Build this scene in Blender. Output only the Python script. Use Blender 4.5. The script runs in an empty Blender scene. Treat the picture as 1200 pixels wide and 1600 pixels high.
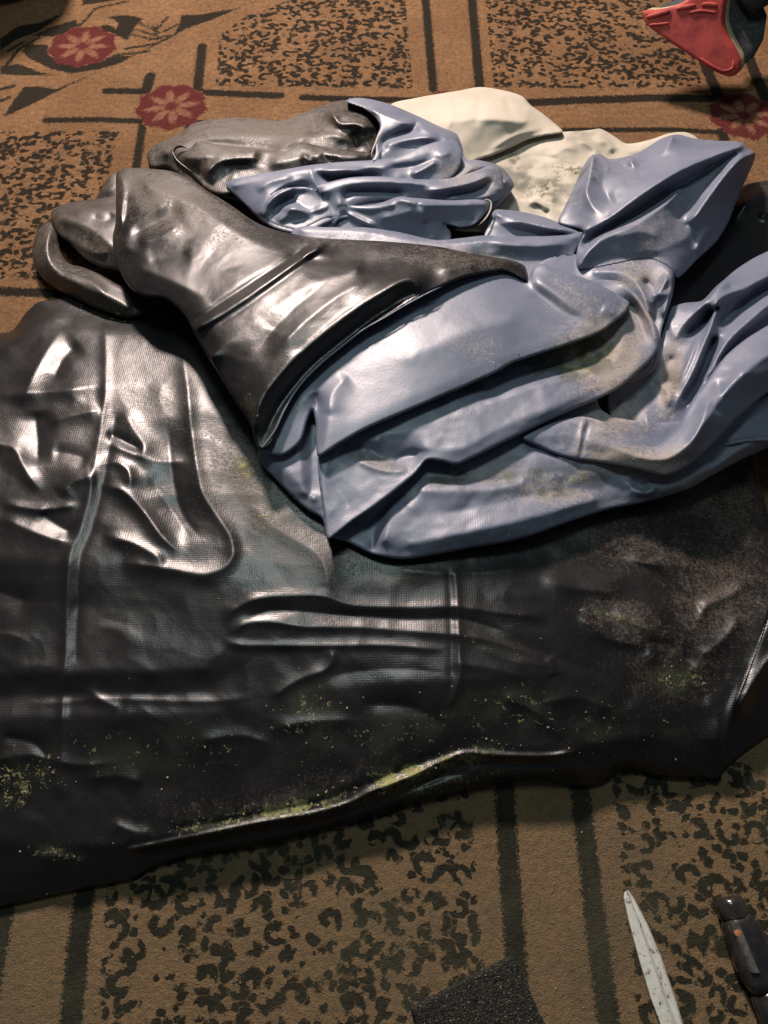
import bpy, math, random
import numpy as np
from mathutils import Vector

# ------------------------------------------------------------------ camera, light, exposure
S = bpy.context.scene
C = S.collection
PITCH = math.radians(63.0)
CAMH = 1.0
FPX = 1155.0                      # focal length in pixels of the 1200 x 1600 photograph
cam_d = bpy.data.cameras.new('camera')
cam = bpy.data.objects.new('camera', cam_d)
C.objects.link(cam)
cam.location = (0, 0, CAMH)
cam.rotation_euler = (math.radians(90) - PITCH, 0, 0)
cam_d.sensor_fit = 'VERTICAL'
cam_d.sensor_height = 36.0
cam_d.lens = 36.0 * FPX / 1600.0
cam_d.clip_start = 0.01
cam_d.clip_end = 60
S.camera = cam

world = bpy.data.worlds.new('World')
S.world = world
world.use_nodes = True
bg = world.node_tree.nodes['Background']
bg.inputs[0].default_value = (0.62, 0.70, 0.80, 1)
bg.inputs[1].default_value = 0.08


def area_lamp(name, loc, target, size, power, color):
    d = bpy.data.lights.new(name, 'AREA')
    d.shape = 'DISK'
    d.size = size
    d.energy = power
    d.color = color
    o = bpy.data.objects.new(name, d)
    C.objects.link(o)
    o.location = loc
    o.rotation_euler = (Vector(target) - Vector(loc)).to_track_quat('-Z', 'Y').to_euler()
    return o


area_lamp('warm_room_lamp', (-0.95, 4.0, 2.75), (0, 0.8, 0), 0.48, 320, (1.0, 0.82, 0.74))
area_lamp('cool_ceiling_lamp', (-0.25, 1.35, 2.5), (0, 0.7, 0), 0.6, 15, (0.80, 0.98, 0.97))

S.view_settings.view_transform = 'Standard'
S.view_settings.look = 'None'
S.view_settings.exposure = 0.22
S.view_settings.gamma = 1.0

# ------------------------------------------------------------------ where a measured point lies in the room
cP, sP = math.cos(PITCH), math.sin(PITCH)


def unproj(px, py, h):
    """room coordinates (m) of the point at height h (m) seen at photograph position px, py"""
    px = np.asarray(px, float); py = np.asarray(py, float); h = np.asarray(h, float)
    a = px - 600.0
    b = 800.0 - py
    dx = a
    dy = b * sP + FPX * cP
    dz = b * cP - FPX * sP
    t = (h - CAMH) / dz
    return dx * t, dy * t, h + 0 * t


# ------------------------------------------------------------------ small helpers
def empty(name, label, cat, loc=(0, 0, 0), group=None):
    o = bpy.data.objects.new(name, None)
    C.objects.link(o)
    o.location = loc
    o.empty_display_size = 0.05
    o['label'] = label
    o['category'] = cat
    if group:
        o['group'] = group
    return o


def mesh_obj(name, verts, faces, mat, parent=None, smooth=True, uv=None, attrs=None):
    me = bpy.data.meshes.new(name)
    v = np.asarray(verts, np.float32)
    q = parent
    while q is not None:
        v = v - np.asarray(q.location, np.float32)
        q = q.parent
    me.from_pydata(v.tolist(), [], [list(map(int, f)) for f in faces])
    if uv is not None:
        l = me.uv_layers.new(name='UVMap')
        li = np.empty(len(me.loops), np.int32)
        me.loops.foreach_get('vertex_index', li)
        l.data.foreach_set('uv', np.asarray(uv, np.float32)[li].ravel())
    if attrs:
        for k, a in attrs.items():
            at = me.attributes.new(k, 'FLOAT', 'POINT')
            at.data.foreach_set('value', np.asarray(a, np.float32).ravel())
    if smooth:
        me.polygons.foreach_set('use_smooth', np.ones(len(me.polygons), bool))
    me.materials.append(mat)
    me.validate()
    me.update()
    o = bpy.data.objects.new(name, me)
    C.objects.link(o)
    if parent is not None:
        o.parent = parent
    return o


def catmull(pts, step=3.0, closed=False):
    """smooth curve through points (any number of columns); distances measured in the first two"""
    P = np.asarray(pts, float)
    n = len(P)
    out = []
    rng = range(n if closed else n - 1)
    for i in rng:
        p1 = P[i]; p2 = P[(i + 1) % n]
        p0 = P[(i - 1) % n] if (closed or i > 0) else 2 * p1 - p2
        p3 = P[(i + 2) % n] if (closed or i < n - 2) else 2 * p2 - p1
        d1 = max(np.hypot(*(p2 - p1)[:2]), 1e-6)
        d0 = max(np.hypot(*(p1 - p0)[:2]), 1e-6)
        d2 = max(np.hypot(*(p3 - p2)[:2]), 1e-6)
        m1 = 0.5 * ((p2 - p1) / d1 + (p1 - p0) / d0) * d1 * 0.85
        m2 = 0.5 * ((p2 - p1) / d1 + (p3 - p2) / d2) * d1 * 0.85
        k = max(1, int(math.ceil(d1 / step)))
        t = (np.arange(k) / k)[:, None]
        out.append((2*t**3-3*t**2+1)*p1 + (t**3-2*t**2+t)*m1 + (-2*t**3+3*t**2)*p2 + (t**3-t**2)*m2)
    if not closed:
        out.append(P[-1:])
    return np.vstack(out)


def seg_dist(X, Y, P, closed):
    """distance to a polyline, value of its third column at the nearest point, and position along it 0..1"""
    A = P if closed else P[:-1]
    B = np.roll(P, -1, 0) if closed else P[1:]
    best = np.full(X.shape, 1e18)
    val = np.zeros(X.shape)
    par = np.zeros(X.shape)
    n = len(A)
    for i in range(n):
        ax, ay = A[i, 0], A[i, 1]
        dx, dy = B[i, 0] - ax, B[i, 1] - ay
        L = dx * dx + dy * dy + 1e-12
        t = np.clip(((X - ax) * dx + (Y - ay) * dy) / L, 0, 1)
        d = (X - ax - t * dx) ** 2 + (Y - ay - t * dy) ** 2
        m = d < best
        best = np.where(m, d, best)
        if P.shape[1] > 2:
            val = np.where(m, A[i, 2] + t * (B[i, 2] - A[i, 2]), val)
        par = np.where(m, (i + t) / n, par)
    return np.sqrt(best), val, par


def inside(X, Y, P):
    c = np.zeros(X.shape, bool)
    n = len(P)
    for i in range(n):
        x1, y1 = P[i, 0], P[i, 1]
        x2, y2 = P[(i + 1) % n, 0], P[(i + 1) % n, 1]
        if y1 == y2:
            continue
        cond = ((y1 > Y) != (y2 > Y)) & (X < (x2 - x1) * (Y - y1) / (y2 - y1) + x1)
        c ^= cond
    return c


def blur(a, s):
    if s <= 0.3:
        return a
    r = int(math.ceil(s * 2.6))
    k = np.exp(-0.5 * (np.arange(-r, r + 1) / s) ** 2)
    k /= k.sum()
    b = np.pad(a, ((r, r), (0, 0)), mode='edge')
    a = sum(k[i] * b[i:i + a.shape[0]] for i in range(2 * r + 1))
    b = np.pad(a, ((0, 0), (r, r)), mode='edge')
    return sum(k[i] * b[:, i:i + a.shape[1]] for i in range(2 * r + 1))


def lattice_noise(shape, cell, seed):
    rs = np.random.RandomState(seed)
    h = int(shape[0] / cell) + 4
    w = int(shape[1] / cell) + 4
    g = rs.rand(h, w) * 2 - 1
    y = np.arange(shape[0]) / cell + 1
    x = np.arange(shape[1]) / cell + 1
    yi = y.astype(int); xi = x.astype(int)
    fy = y - yi; fx = x - xi
    fy = (fy * fy * (3 - 2 * fy))[:, None]; fx = (fx * fx * (3 - 2 * fx))[None, :]
    a = g[np.ix_(yi, xi)]; b = g[np.ix_(yi, xi + 1)]
    c = g[np.ix_(yi + 1, xi)]; d = g[np.ix_(yi + 1, xi + 1)]
    return (a * (1 - fx) + b * fx) * (1 - fy) + (c * (1 - fx) + d * fx) * fy


def facet_noise(shape, cell, seed, ang=0.0, stretch=1.0):  # cell in mesh steps
    """flat facets meeting in straight creases, like crumpled coated cloth"""
    rs = np.random.RandomState(seed)
    yy, xx = np.meshgrid(np.arange(shape[0], dtype=float), np.arange(shape[1], dtype=float), indexing='ij')
    wx = lattice_noise(shape, cell * 1.3, seed + 11) * cell * 0.55
    wy = lattice_noise(shape, cell * 1.3, seed + 12) * cell * 0.55
    ca, sa = math.cos(math.radians(ang)), math.sin(math.radians(ang))
    u = ((xx + wx) * ca + (yy + wy) * sa) / (cell * stretch)
    v = (-(xx + wx) * sa + (yy + wy) * ca) / cell
    u -= u.min() - 1; v -= v.min() - 1
    g = rs.rand(int(v.max()) + 3, int(u.max()) + 3) * 2 - 1
    ui, vi = u.astype(int), v.astype(int)
    fu, fv = u - ui, v - vi
    a = g[vi, ui]; b = g[vi, ui + 1]; c = g[vi + 1, ui]; d = g[vi + 1, ui + 1]
    lo = a + fu * (b - a) + fv * (c - a)
    hi = d + (1 - fu) * (c - d) + (1 - fv) * (b - d)
    return np.where(fu + fv < 1, lo, hi)


# ------------------------------------------------------------------ materials
class N:
    """tiny node-graph writer"""
    def __init__(s, name):
        s.m = bpy.data.materials.new(name)
        s.m.use_nodes = True
        s.t = s.m.node_tree
        s.b = s.t.nodes['Principled BSDF']

    def node(s, typ, ins=None, **kw):
        n = s.t.nodes.new(typ)
        for k, v in kw.items():
            setattr(n, k, v)
        for k, v in (ins or {}).items():
            s.set(n.inputs[k], v)
        return n

    def set(s, sock, v):
        if isinstance(v, bpy.types.NodeSocket):
            s.t.links.new(v, sock)
        elif isinstance(v, tuple) and len(v) == 3 and sock.type == 'RGBA':
            sock.default_value = (*v, 1)
        else:
            sock.default_value = v

    def math(s, op, a, b=0.0, c=0.0, clamp=False):
        n = s.node('ShaderNodeMath', {0: a, 1: b, 2: c}, operation=op)
        n.use_clamp = clamp
        return n.outputs[0]

    def add(s, a, b): return s.math('ADD', a, b)
    def mul(s, a, b): return s.math('MULTIPLY', a, b)
    def sub(s, a, b): return s.math('SUBTRACT', a, b)

    def step(s, v, lo, hi, a=0.0, b=1.0):
        n = s.node('ShaderNodeMapRange', {0: v, 1: lo, 2: hi, 3: a, 4: b}, interpolation_type='SMOOTHSTEP')
        return n.outputs[0]

    def mix(s, f, a, b):
        n = s.node('ShaderNodeMix', data_type='RGBA')
        s.set(n.inputs[0], f); s.set(n.inputs[6], a); s.set(n.inputs[7], b)
        return n.outputs[2]

    def noise(s, co, scale, detail=3.0, rough=0.55, dist=0.0):
        n = s.node('ShaderNodeTexNoise', {'Scale': scale, 'Detail': detail, 'Roughness': rough, 'Distortion': dist})
        s.set(n.inputs['Vector'], co)
        return n.outputs[0]

    def attr(s, name):
        return s.node('ShaderNodeAttribute', attribute_name=name).outputs['Fac']

    def obj(s): return s.node('ShaderNodeTexCoord').outputs['Object']
    def uv(s): return s.node('ShaderNodeTexCoord').outputs['UV']

    def bump(s, h, strength, dist, prev=None):
        n = s.node('ShaderNodeBump', {'Height': h, 'Strength': strength, 'Distance': dist})
        if prev is not None:
            s.set(n.inputs['Normal'], prev)
        return n.outputs[0]

    def out(s, **kw):
        names = dict(color='Base Color', rough='Roughness', normal='Normal', metal='Metallic',
                     spec='Specular IOR Level', sheen='Sheen Weight', coat='Coat Weight', coat_rough='Coat Roughness')
        for k, v in kw.items():
            s.set(s.b.inputs[names[k]], v)
        return s.m


def cloth_mat(name, base, base2, rough, dustcol, weave=1.0, spec=0.5, dustamt=1.0, scraps=((0.07, 0.075, 0.025), (0.44, 0.42, 0.17))):
    n = N(name)
    co = n.obj(); uv = n.uv()
    sep = n.node('ShaderNodeSeparateXYZ', {0: uv})
    # woven backing telegraphing through the coating
    f = 2 * math.pi / 0.0032
    wob = n.mul(n.sub(n.noise(co, 30, 2), 0.5), 2.5)
    wx = n.math('SINE', n.add(n.mul(sep.outputs[0], f), wob))
    wy = n.math('SINE', n.add(n.mul(sep.outputs[1], f), wob))
    wv = n.add(n.math('POWER', n.math('ABSOLUTE', n.mul(n.add(wx, 1.0), 0.5)), 2.0),
               n.math('POWER', n.math('ABSOLUTE', n.mul(n.add(wy, 1.0), 0.5)), 2.0))
    region = n.step(n.noise(co, 5, 2), 0.35, 0.62, 0.35, 1.0)
    wv = n.mul(n.mul(wv, region), weave)
    big = n.noise(co, 9, 5, 0.6)
    fine = n.noise(co, 260, 4, 0.7)
    speck = n.noise(co, 620, 2, 0.6)
    dust = n.attr('dust'); moss = n.attr('moss')
    dn = n.noise(co, 55, 8, 0.78, 0.6)
    d1 = n.math('MULTIPLY', n.step(n.add(n.add(n.mul(dn, 0.6), n.mul(fine, 0.5)), n.mul(dust, 0.30)), 0.62, 0.95), n.step(dust, 0.0, 0.25, 0.16, 1.0), clamp=True)
    col = n.mix(n.step(big, 0.3, 0.7), base, base2)
    d1 = n.mul(n.mul(d1, dustamt), n.step(n.add(n.mul(fine, 0.5), n.mul(speck, 0.5)), 0.40, 0.60, 0.35, 1.0))
    col = n.mix(n.mul(d1, 0.62), col, dustcol)
    # fine pale specks
    sp = n.mul(n.step(speck, 0.70, 0.76), n.step(n.add(n.noise(co, 14, 3), n.mul(dust, 0.3)), 0.5, 0.72))
    col = n.mix(n.mul(sp, 0.75), col, (0.42, 0.38, 0.30))
    # yellow-green scraps
    mo = n.noise(co, 120, 6, 0.72, 1.2)
    m1 = n.step(n.add(mo, n.mul(n.math('MINIMUM', moss, 2.0), 0.15)), 0.67, 0.71)
    m1 = n.mul(n.mul(m1, n.step(moss, 0.05, 0.35)), n.step(n.noise(co, 38, 3, 0.6), 0.42, 0.56))
    mcol = n.mix(n.noise(co, 300, 2), scraps[0], scraps[1])
    col = n.mix(n.mul(m1, 0.9), col, mcol)
    stain = n.mul(n.step(moss, 0.1, 0.9), n.step(n.noise(co, 26, 4), 0.42, 0.6))
    col = n.mix(n.mul(stain, 0.7), col, (0.030, 0.036, 0.020))
    r = n.add(n.mul(d1, 0.38), n.step(big, 0.25, 0.75, rough - 0.05, rough + 0.07))
    r = n.math('ADD', r, n.mul(n.sub(fine, 0.5), 0.10), clamp=True)
    r = n.math('MAXIMUM', r, n.mul(n.math('MAXIMUM', m1, sp), 0.8))
    b0 = n.bump(n.noise(co, 22, 4, 0.55), 0.5, 0.0020 if base[2] < 0.1 else 0.0014)
    b1 = n.bump(wv, 0.30, 0.00022, b0)
    b2 = n.bump(n.add(fine, n.mul(m1, 2.0)), 0.35, 0.0006, b1)
    return n.out(color=col, rough=r, normal=b2, spec=spec)


M_BLACK = cloth_mat('black_coated_fabric', (0.006, 0.006, 0.006), (0.010, 0.009, 0.009), 0.345, (0.13, 0.10, 0.075), 0.65, 0.5, 1.1)
M_GREY = cloth_mat('dusty_black_fabric', (0.022, 0.020, 0.018), (0.034, 0.029, 0.025), 0.38, (0.17, 0.14, 0.11), 1.0, 0.5)
M_BLUE = cloth_mat('slate_blue_coated_fabric', (0.112, 0.132, 0.188), (0.138, 0.156, 0.212), 0.44, (0.36, 0.30, 0.23), 0.35, 0.62, 1.5)
M_CREAM = cloth_mat('cream_coated_fabric', (0.39, 0.355, 0.285), (0.47, 0.43, 0.35), 0.62, (0.34, 0.27, 0.17), 0.5, 0.3, 0.8, ((0.05, 0.045, 0.02), (0.16, 0.14, 0.07)))


def simple_mat(name, col, rough, col2=None, scale=60, bump=0.0, metal=0.0, bdist=0.001, spec=0.5):
    n = N(name)
    co = n.obj()
    t = n.noise(co, scale, 6, 0.65)
    c = n.mix(n.step(t, 0.35, 0.68), col, col2 or tuple(x * 0.6 for x in col))
    kw = dict(color=c, rough=n.step(t, 0.3, 0.7, max(0.02, rough - 0.07), min(1, rough + 0.1)), metal=metal, spec=spec)
    if bump:
        kw['normal'] = n.bump(n.noise(co, scale * 3, 5, 0.7), bump, bdist)
    return n.out(**kw)


# ------------------------------------------------------------------ the carpet
def carpet():
    n = N('patterned_carpet_pile')
    co = n.obj()
    # wandering pile edge, shared by all the printed shapes
    e = n.add(n.mul(n.sub(n.noise(co, 120, 3, 0.7), 0.5), 0.012), n.mul(n.sub(n.noise(co, 330, 2, 0.6), 0.5), 0.014))
    dark = n.step(n.add(n.attr('dark_sdf'), e), -0.0022, 0.0022, 1.0, 0.0)
    red = n.step(n.add(n.attr('red_sdf'), n.mul(e, 1.5)), -0.0022, 0.0022, 1.0, 0.0)
    petal = n.step(n.add(n.attr('petal_sdf'), n.mul(e, 1.2)), -0.0022, 0.0022, 1.0, 0.0)
    panel = n.step(n.add(n.attr('panel_sdf'), e), -0.001, 0.001, 1.0, 0.0)
    # leopard rosettes: broken rings round scattered cells
    warp = n.node('ShaderNodeTexNoise', {'Scale': 24.0, 'Detail': 2.0})
    n.set(warp.inputs['Vector'], co)
    wv = n.node('ShaderNodeVectorMath', {0: warp.outputs['Color'], 1: (0.5, 0.5, 0.5)}, operation='SUBTRACT')
    wv2 = n.node('ShaderNodeVectorMath', {0: wv.outputs[0]}, operation='SCALE')
    wv2.inputs['Scale'].default_value = 0.022
    fz = n.node('ShaderNodeTexNoise', {'Scale': 210.0, 'Detail': 3.0})
    n.set(fz.inputs['Vector'], co)
    fv = n.node('ShaderNodeVectorMath', {0: fz.outputs['Color'], 1: (0.5, 0.5, 0.5)}, operation='SUBTRACT')
    fv2 = n.node('ShaderNodeVectorMath', {0: fv.outputs[0]}, operation='SCALE')
    fv2.inputs['Scale'].default_value = 0.0075
    p = n.node('ShaderNodeVectorMath', {0: co, 1: wv2.outputs[0]}, operation='ADD')
    p = n.node('ShaderNodeVectorMath', {0: p.outputs[0], 1: fv2.outputs[0]}, operation='ADD')
    mp = n.node('ShaderNodeMapping', {'Vector': p.outputs[0], 'Scale': (1.0, 1.12, 1.0)})
    vo = n.node('ShaderNodeTexVoronoi', {'Vector': mp.outputs[0], 'Scale': 36.0, 'Randomness': 0.8}, feature='F1')
    d = vo.outputs['Distance']
    off = n.node('ShaderNodeVectorMath', {0: mp.outputs[0], 1: (0.0, 0.0, 0.0)}, operation='ADD')
    # opening of each ring: direction differs from cell to cell
    rel = n.node('ShaderNodeVectorMath', {0: mp.outputs[0], 1: vo.outputs['Position']}, operation='SUBTRACT')
    sr = n.node('ShaderNodeSeparateXYZ', {0: rel.outputs[0]})
    sc = n.node('ShaderNodeSeparateColor', {0: vo.outputs['Color']})
    ang = n.math('ARCTAN2', sr.outputs[1], sr.outputs[0])
    dlt = n.math('COSINE', n.sub(ang, n.mul(sc.outputs[0], 12.566)))
    ring = n.mul(n.step(d, 0.15, 0.23), n.step(d, 0.47, 0.56, 1.0, 0.0))
    opening = n.step(n.add(dlt, n.mul(n.sub(n.noise(co, 70, 2), 0.5), 0.7)), 0.6, 0.8, 1.0, 0.0)
    ring = n.mul(ring, opening)
    v2 = n.node('ShaderNodeTexVoronoi', {'Vector': mp.outputs[0], 'Scale': 60.0, 'Randomness': 1.0}, feature='F1')
    dots = n.mul(n.step(v2.outputs['Distance'], 0.33, 0.42, 1.0, 0.0), n.step(d, 0.50, 0.56))
    spots = n.math('MAXIMUM', ring, dots)
    spots = n.math('MULTIPLY', spots, panel, clamp=True)
    tone = n.noise(co, 7, 5, 0.6)
    nap = n.noise(co, 90, 6, 0.72)
    ground = n.mix(n.step(tone, 0.32, 0.68), (0.205, 0.102, 0.044), (0.305, 0.162, 0.074))
    ground = n.mix(n.step(nap, 0.3, 0.72, 0.0, 0.85), ground, (0.090, 0.044, 0.022))
    ground = n.mix(n.mul(n.step(n.noise(co, 16, 5, 0.7), 0.5, 0.72), 0.45), ground, (0.085, 0.05, 0.03))
    ground = n.mix(n.step(n.noise(co, 330, 4, 0.8), 0.45, 0.7, 0.0, 0.6), ground, (0.40, 0.25, 0.14))
    ink = n.mix(n.step(nap, 0.3, 0.8), (0.007, 0.007, 0.006), (0.020, 0.019, 0.014))
    col = n.mix(n.mul(spots, 0.94), ground, ink)
    col = n.mix(n.mul(dark, 0.95), col, ink)
    col = n.mix(n.mul(red, 0.95), col, n.mix(nap, (0.135, 0.009, 0.016), (0.045, 0.006, 0.009)))
    col = n.mix(n.mul(petal, n.step(nap, 0.35, 0.6, 0.45, 0.9)), col, (0.27, 0.13, 0.075))
    # dirt and an olive tint, both heavier on the near side
    soil = n.mul(n.step(n.noise(co, 5.5, 6, 0.68), 0.40, 0.74), n.attr('soil'))
    col = n.mix(n.mul(n.attr('soil'), 0.55), col, n.mix(n.math('MAXIMUM', spots, dark), (0.145, 0.130, 0.078), (0.024, 0.030, 0.021)))
    col = n.mix(n.mul(soil, 0.5), col, (0.085, 0.082, 0.055))
    sp = n.step(n.noise(co, 420, 2, 0.5), 0.74, 0.78)
    col = n.mix(n.mul(sp, n.mul(n.step(n.noise(co, 12, 2), 0.5, 0.65), 0.6)), col, (0.40, 0.34, 0.25))
    hb = n.add(n.mul(n.noise(co, 480, 3, 0.8), 1.6), n.mul(n.noise(co, 130, 3), 1.6))
    nb = n.bump(n.sub(hb, n.mul(n.math('MAXIMUM', spots, dark), 0.5)), 0.9, 0.0026)
    mat = n.out(color=col, rough=0.95, normal=nb, spec=0.08)

    def W(pts):
        a = np.asarray(pts, float)
        x, y, _ = unproj(a[:, 0], a[:, 1], 0)
        return np.stack([x, y], 1)

    res = 0.006
    X, Y = np.meshgrid(np.arange(-1.35, 1.45, res), np.arange(-0.55, 2.35, res))
    shp = X.shape
    big = 9.0
    darks = np.full(shp, big); reds = np.full(shp, big); petals = np.full(shp, big); panel = np.full(shp, big)

    def line(pts, hw):
        nonlocal darks
        d, _, _ = seg_dist(X, Y, W(pts), False)
        darks = np.minimum(darks, d - hw)

    def poly(arr, pts):
        P = W(pts)
        d, _, _ = seg_dist(X, Y, P, True)
        return np.minimum(arr, np.where(inside(X, Y, P), -d, d))

    for p, hw in [
        ([(660, -60), (677, 140)], .0095), ([(732, -60), (750, 140)], .0105),
        ([(785, 1180), (795, 1350), (806, 1490), (813, 1650)], .0125), ([(900, 1180), (920, 1350), (935, 1475), (957, 1640)], .0125),
        ([(316, 72), (308, 146)], .0105), ([(235, 118), (228, 144)], .012),
        ([(224, 190), (212, 264), (205, 300)], .0085), ([(298, 192), (290, 240)], .011),
        ([(136, 1360), (120, 1496), (106, 1650)], .0125), ([(10, 1400), (-30, 1620)], .0125),
        ([(310, 145), (437, 149)], .0105), ([(474, 152), (545, 155), (690, 157)], .0100),
        ([(820, 161), (910, 156), (1017, 153), (1124, 154)], .0125), ([(166, 142), (226, 143)], .010),
        ([(72, 188), (150, 187), (226, 190)], .0085), ([(294, 192), (420, 193), (660, 196)], .009),
        ([(880, 204), (947, 203), (1047, 203), (1136, 208)], .0075), ([(-60, 454), (50, 457), (220, 462)], .0105),
        ([(1094, 60), (1102, 100), (1124, 152)], .0125), ([(1160, 60), (1168, 85), (1196, 154)], .0125),
        ([(1196, 154), (1300, 160)], .0125), ([(1128, 206), (1160, 330)], .011), ([(1205, 206), (1240, 330)], .011),
        ([(201, 52), (236, 61)], .0035), ([(205, 44), (241, 55)], .0035), ([(215, 34), (248, 50)], .0035),
        ([(232, 62), (266, 55)], .0035), ([(244, 46), (262, 27)], .0035), ([(254, 50), (279, 38)], .0035),
        ([(195, 76), (240, 69)], .004), ([(180, 86), (232, 80)], .004), ([(248, 62), (240, 40)], .003),
        ([(8, 105), (28, 78), (60, 60)], .0045), ([(12, 80), (36, 66)], .004), ([(60, 78), (62, 96)], .005),
        ([(0, 140), (22, 134)], .005), ([(0, 158), (14, 152)], .005), ([(120, 45), (150, 12), (200, 2)], .0035),
    ]:
        line(p, hw)
    for pts in [
        [(5, 183), (21, 157), (38, 135), (70, 136), (87, 140), (150, 113), (84, 146), (40, 168)],
        [(35, 80), (45, 91), (80, 108), (112, 115), (154, 108), (189, 98), (210, 86), (175, 88), (147, 94), (105, 100), (77, 87), (75, 70), (52, 70), (38, 70)],
        [(52, 56), (80, 42), (119, 30), (122, 42), (112, 56), (84, 58)],
        [(168, 26), (196, 23), (224, 28), (210, 42), (199, 63), (175, 52), (150, 52), (147, 42), (168, 38), (182, 45), (185, 35)],
        [(0, 60), (30, 40), (60, 36), (100, 20), (60, 50), (25, 62), (0, 80)], [(128, 8), (170, 2), (230, -8), (250, -20), (180, -20), (130, -5)], [(0, 104), (30, 100), (60, 112), (90, 118), (40, 118), (0, 116)],
        [(283, 24), (315, 23), (370, 14), (405, 0), (332, 31), (290, 45), (259, 63), (215, 84), (245, 66), (273, 52), (280, 38)],
    ]:
        darks = poly(darks, pts)
    for pts in [
        [(337, 134), (500, 136), (645, 138), (628, -60), (480, -60), (470, -8), (420, 14), (385, 25), (343, 56)],
        [(772, 136), (935, 138), (1098, 136), (1078, 60), (1040, -60), (752, -60)],
        [(-140, 206), (186, 205), (172, 260), (150, 438), (-180, 434)],
        [(170, 1340), (148, 1640), (762, 1640), (732, 1200)],
        [(955, 1200), (1003, 1640), (1560, 1640), (1500, 1180)],
        [(1230, 225), (1500, 225), (1560, 450), (1260, 450)],
    ]:
        panel = poly(panel, pts)

    def flower(px, py, R, pet=8, rot=0.0):
        nonlocal reds, petals
        (cx, cy), = W([(px, py)])
        dx, dy = X - cx, Y - cy
        r = np.hypot(dx, dy); a = np.arctan2(dy, dx)
        reds = np.minimum(reds, r - R * (1 + 0.05 * np.cos(9 * a + 1)))
        for k in range(pet):
            t = rot + k * 2 * math.pi / pet
            ux, uy = math.cos(t), math.sin(t)
            along = dx * ux + dy * uy - R * 0.46
            acr = -dx * uy + dy * ux
            q = np.hypot(along / (R * 0.30), acr / (R * 0.115)) - 1
            petals = np.minimum(petals, q * R * 0.12)
        petals = np.where(r < R * 0.16, np.maximum(petals, 0.004), petals)

    flower(268, 167, 0.073, 8, 0.2)
    flower(129, 72, 0.074, 8, 0.0)
    flower(1163, 181, 0.073, 8, 0.1)
    flower(708, 176, 0.073)
    cap = 0.05
    darks = np.where(reds < 0.0, np.maximum(darks, 0.004), darks)
    soil = np.clip((0.95 - Y) / 0.7, 0.12, 1.0)
    Z = np.zeros(shp) + 0.0008 * lattice_noise(shp, 18, 5)
    V = np.stack([X.ravel(), Y.ravel(), Z.ravel()], 1)
    ny, nx = shp
    idx = np.arange(ny * nx).reshape(ny, nx)
    F = np.stack([idx[:-1, :-1], idx[:-1, 1:], idx[1:, 1:], idx[1:, :-1]], -1).reshape(-1, 4)
    o = mesh_obj('carpet', V, F, mat, attrs={
        'dark_sdf': np.clip(darks, -cap, cap), 'red_sdf': np.clip(reds, -cap, cap),
        'petal_sdf': np.clip(petals, -cap, cap), 'panel_sdf': np.clip(panel, -cap, cap), 'soil': soil})
    o['kind'] = 'structure'
    o['label'] = 'worn tan carpet with black lines, leopard panels and crimson flowers'
    # floor underneath, reaching past the carpet
    fm = simple_mat('dark_floorboard', (0.05, 0.035, 0.025), 0.6, scale=8)
    f = mesh_obj('floor', [(-6, -5, -.012), (6, -5, -.012), (6, 7, -.012), (-6, 7, -.012)], [(0, 1, 2, 3)], fm, smooth=False)
    f['kind'] = 'structure'
    f['label'] = 'dark floor under the patterned carpet'


carpet()

# ------------------------------------------------------------------ cloth builder
GS = 2.0                                  # spacing of the cloth's own mesh
GX0, GY0, GX1, GY1 = -90, 90, 1290, 1460
gx = np.arange(GX0, GX1 + GS, GS)
gy = np.arange(GY0, GY1 + GS, GS)
COMP = np.zeros((len(gy), len(gx)))       # height in cm of everything laid down so far


def comp_at(x, y):
    i = np.clip(((np.asarray(y) - GY0) / GS).astype(int), 0, len(gy) - 1)
    j = np.clip(((np.asarray(x) - GX0) / GS).astype(int), 0, len(gx) - 1)
    return COMP[i, j]


def solve(fixed, val, inner):
    """height sheet stretched between the fixed cells, coarse to fine"""
    levels = []
    f, v = fixed.astype(float), np.where(fixed, val, 0.0)
    while True:
        levels.append((f, v))
        if min(f.shape) < 24 or len(levels) > 5:
            break
        a = np.pad(f, ((0, f.shape[0] % 2), (0, f.shape[1] % 2)))
        b = np.pad(v, ((0, v.shape[0] % 2), (0, v.shape[1] % 2)))
        def pool(z): return z[::2, ::2] + z[1::2, ::2] + z[::2, 1::2] + z[1::2, 1::2]
        cf = pool(a); cv = pool(b)
        cfm = (cf > 0).astype(float)
        f, v = cfm, np.where(cf > 0, cv / np.maximum(cf, 1e-9), 0.0)
    u = None
    for f, v in reversed(levels):
        if u is None:
            u = np.full(f.shape, (v.sum() / max(f.sum(), 1)))
            it = 400
        else:
            u = np.repeat(np.repeat(u, 2, 0), 2, 1)[:f.shape[0], :f.shape[1]]
            it = 80
        fm = f > 0
        u = np.where(fm, v, u)
        for _ in range(it):
            p = np.pad(u, 1, mode='edge')
            u = np.where(fm, v, 0.25 * (p[:-2, 1:-1] + p[2:, 1:-1] + p[1:-1, :-2] + p[1:-1, 2:]))
    return u


RAISE = {81: 1.3, 63: .5, 64: .9, 65: .9, 71: .8, 72: .9, 73: 1.1, 74: 1.3, 52: .5, 53: .6, 55: .5, 62: .5}      # how far an edge stands off what it lies on

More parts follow.
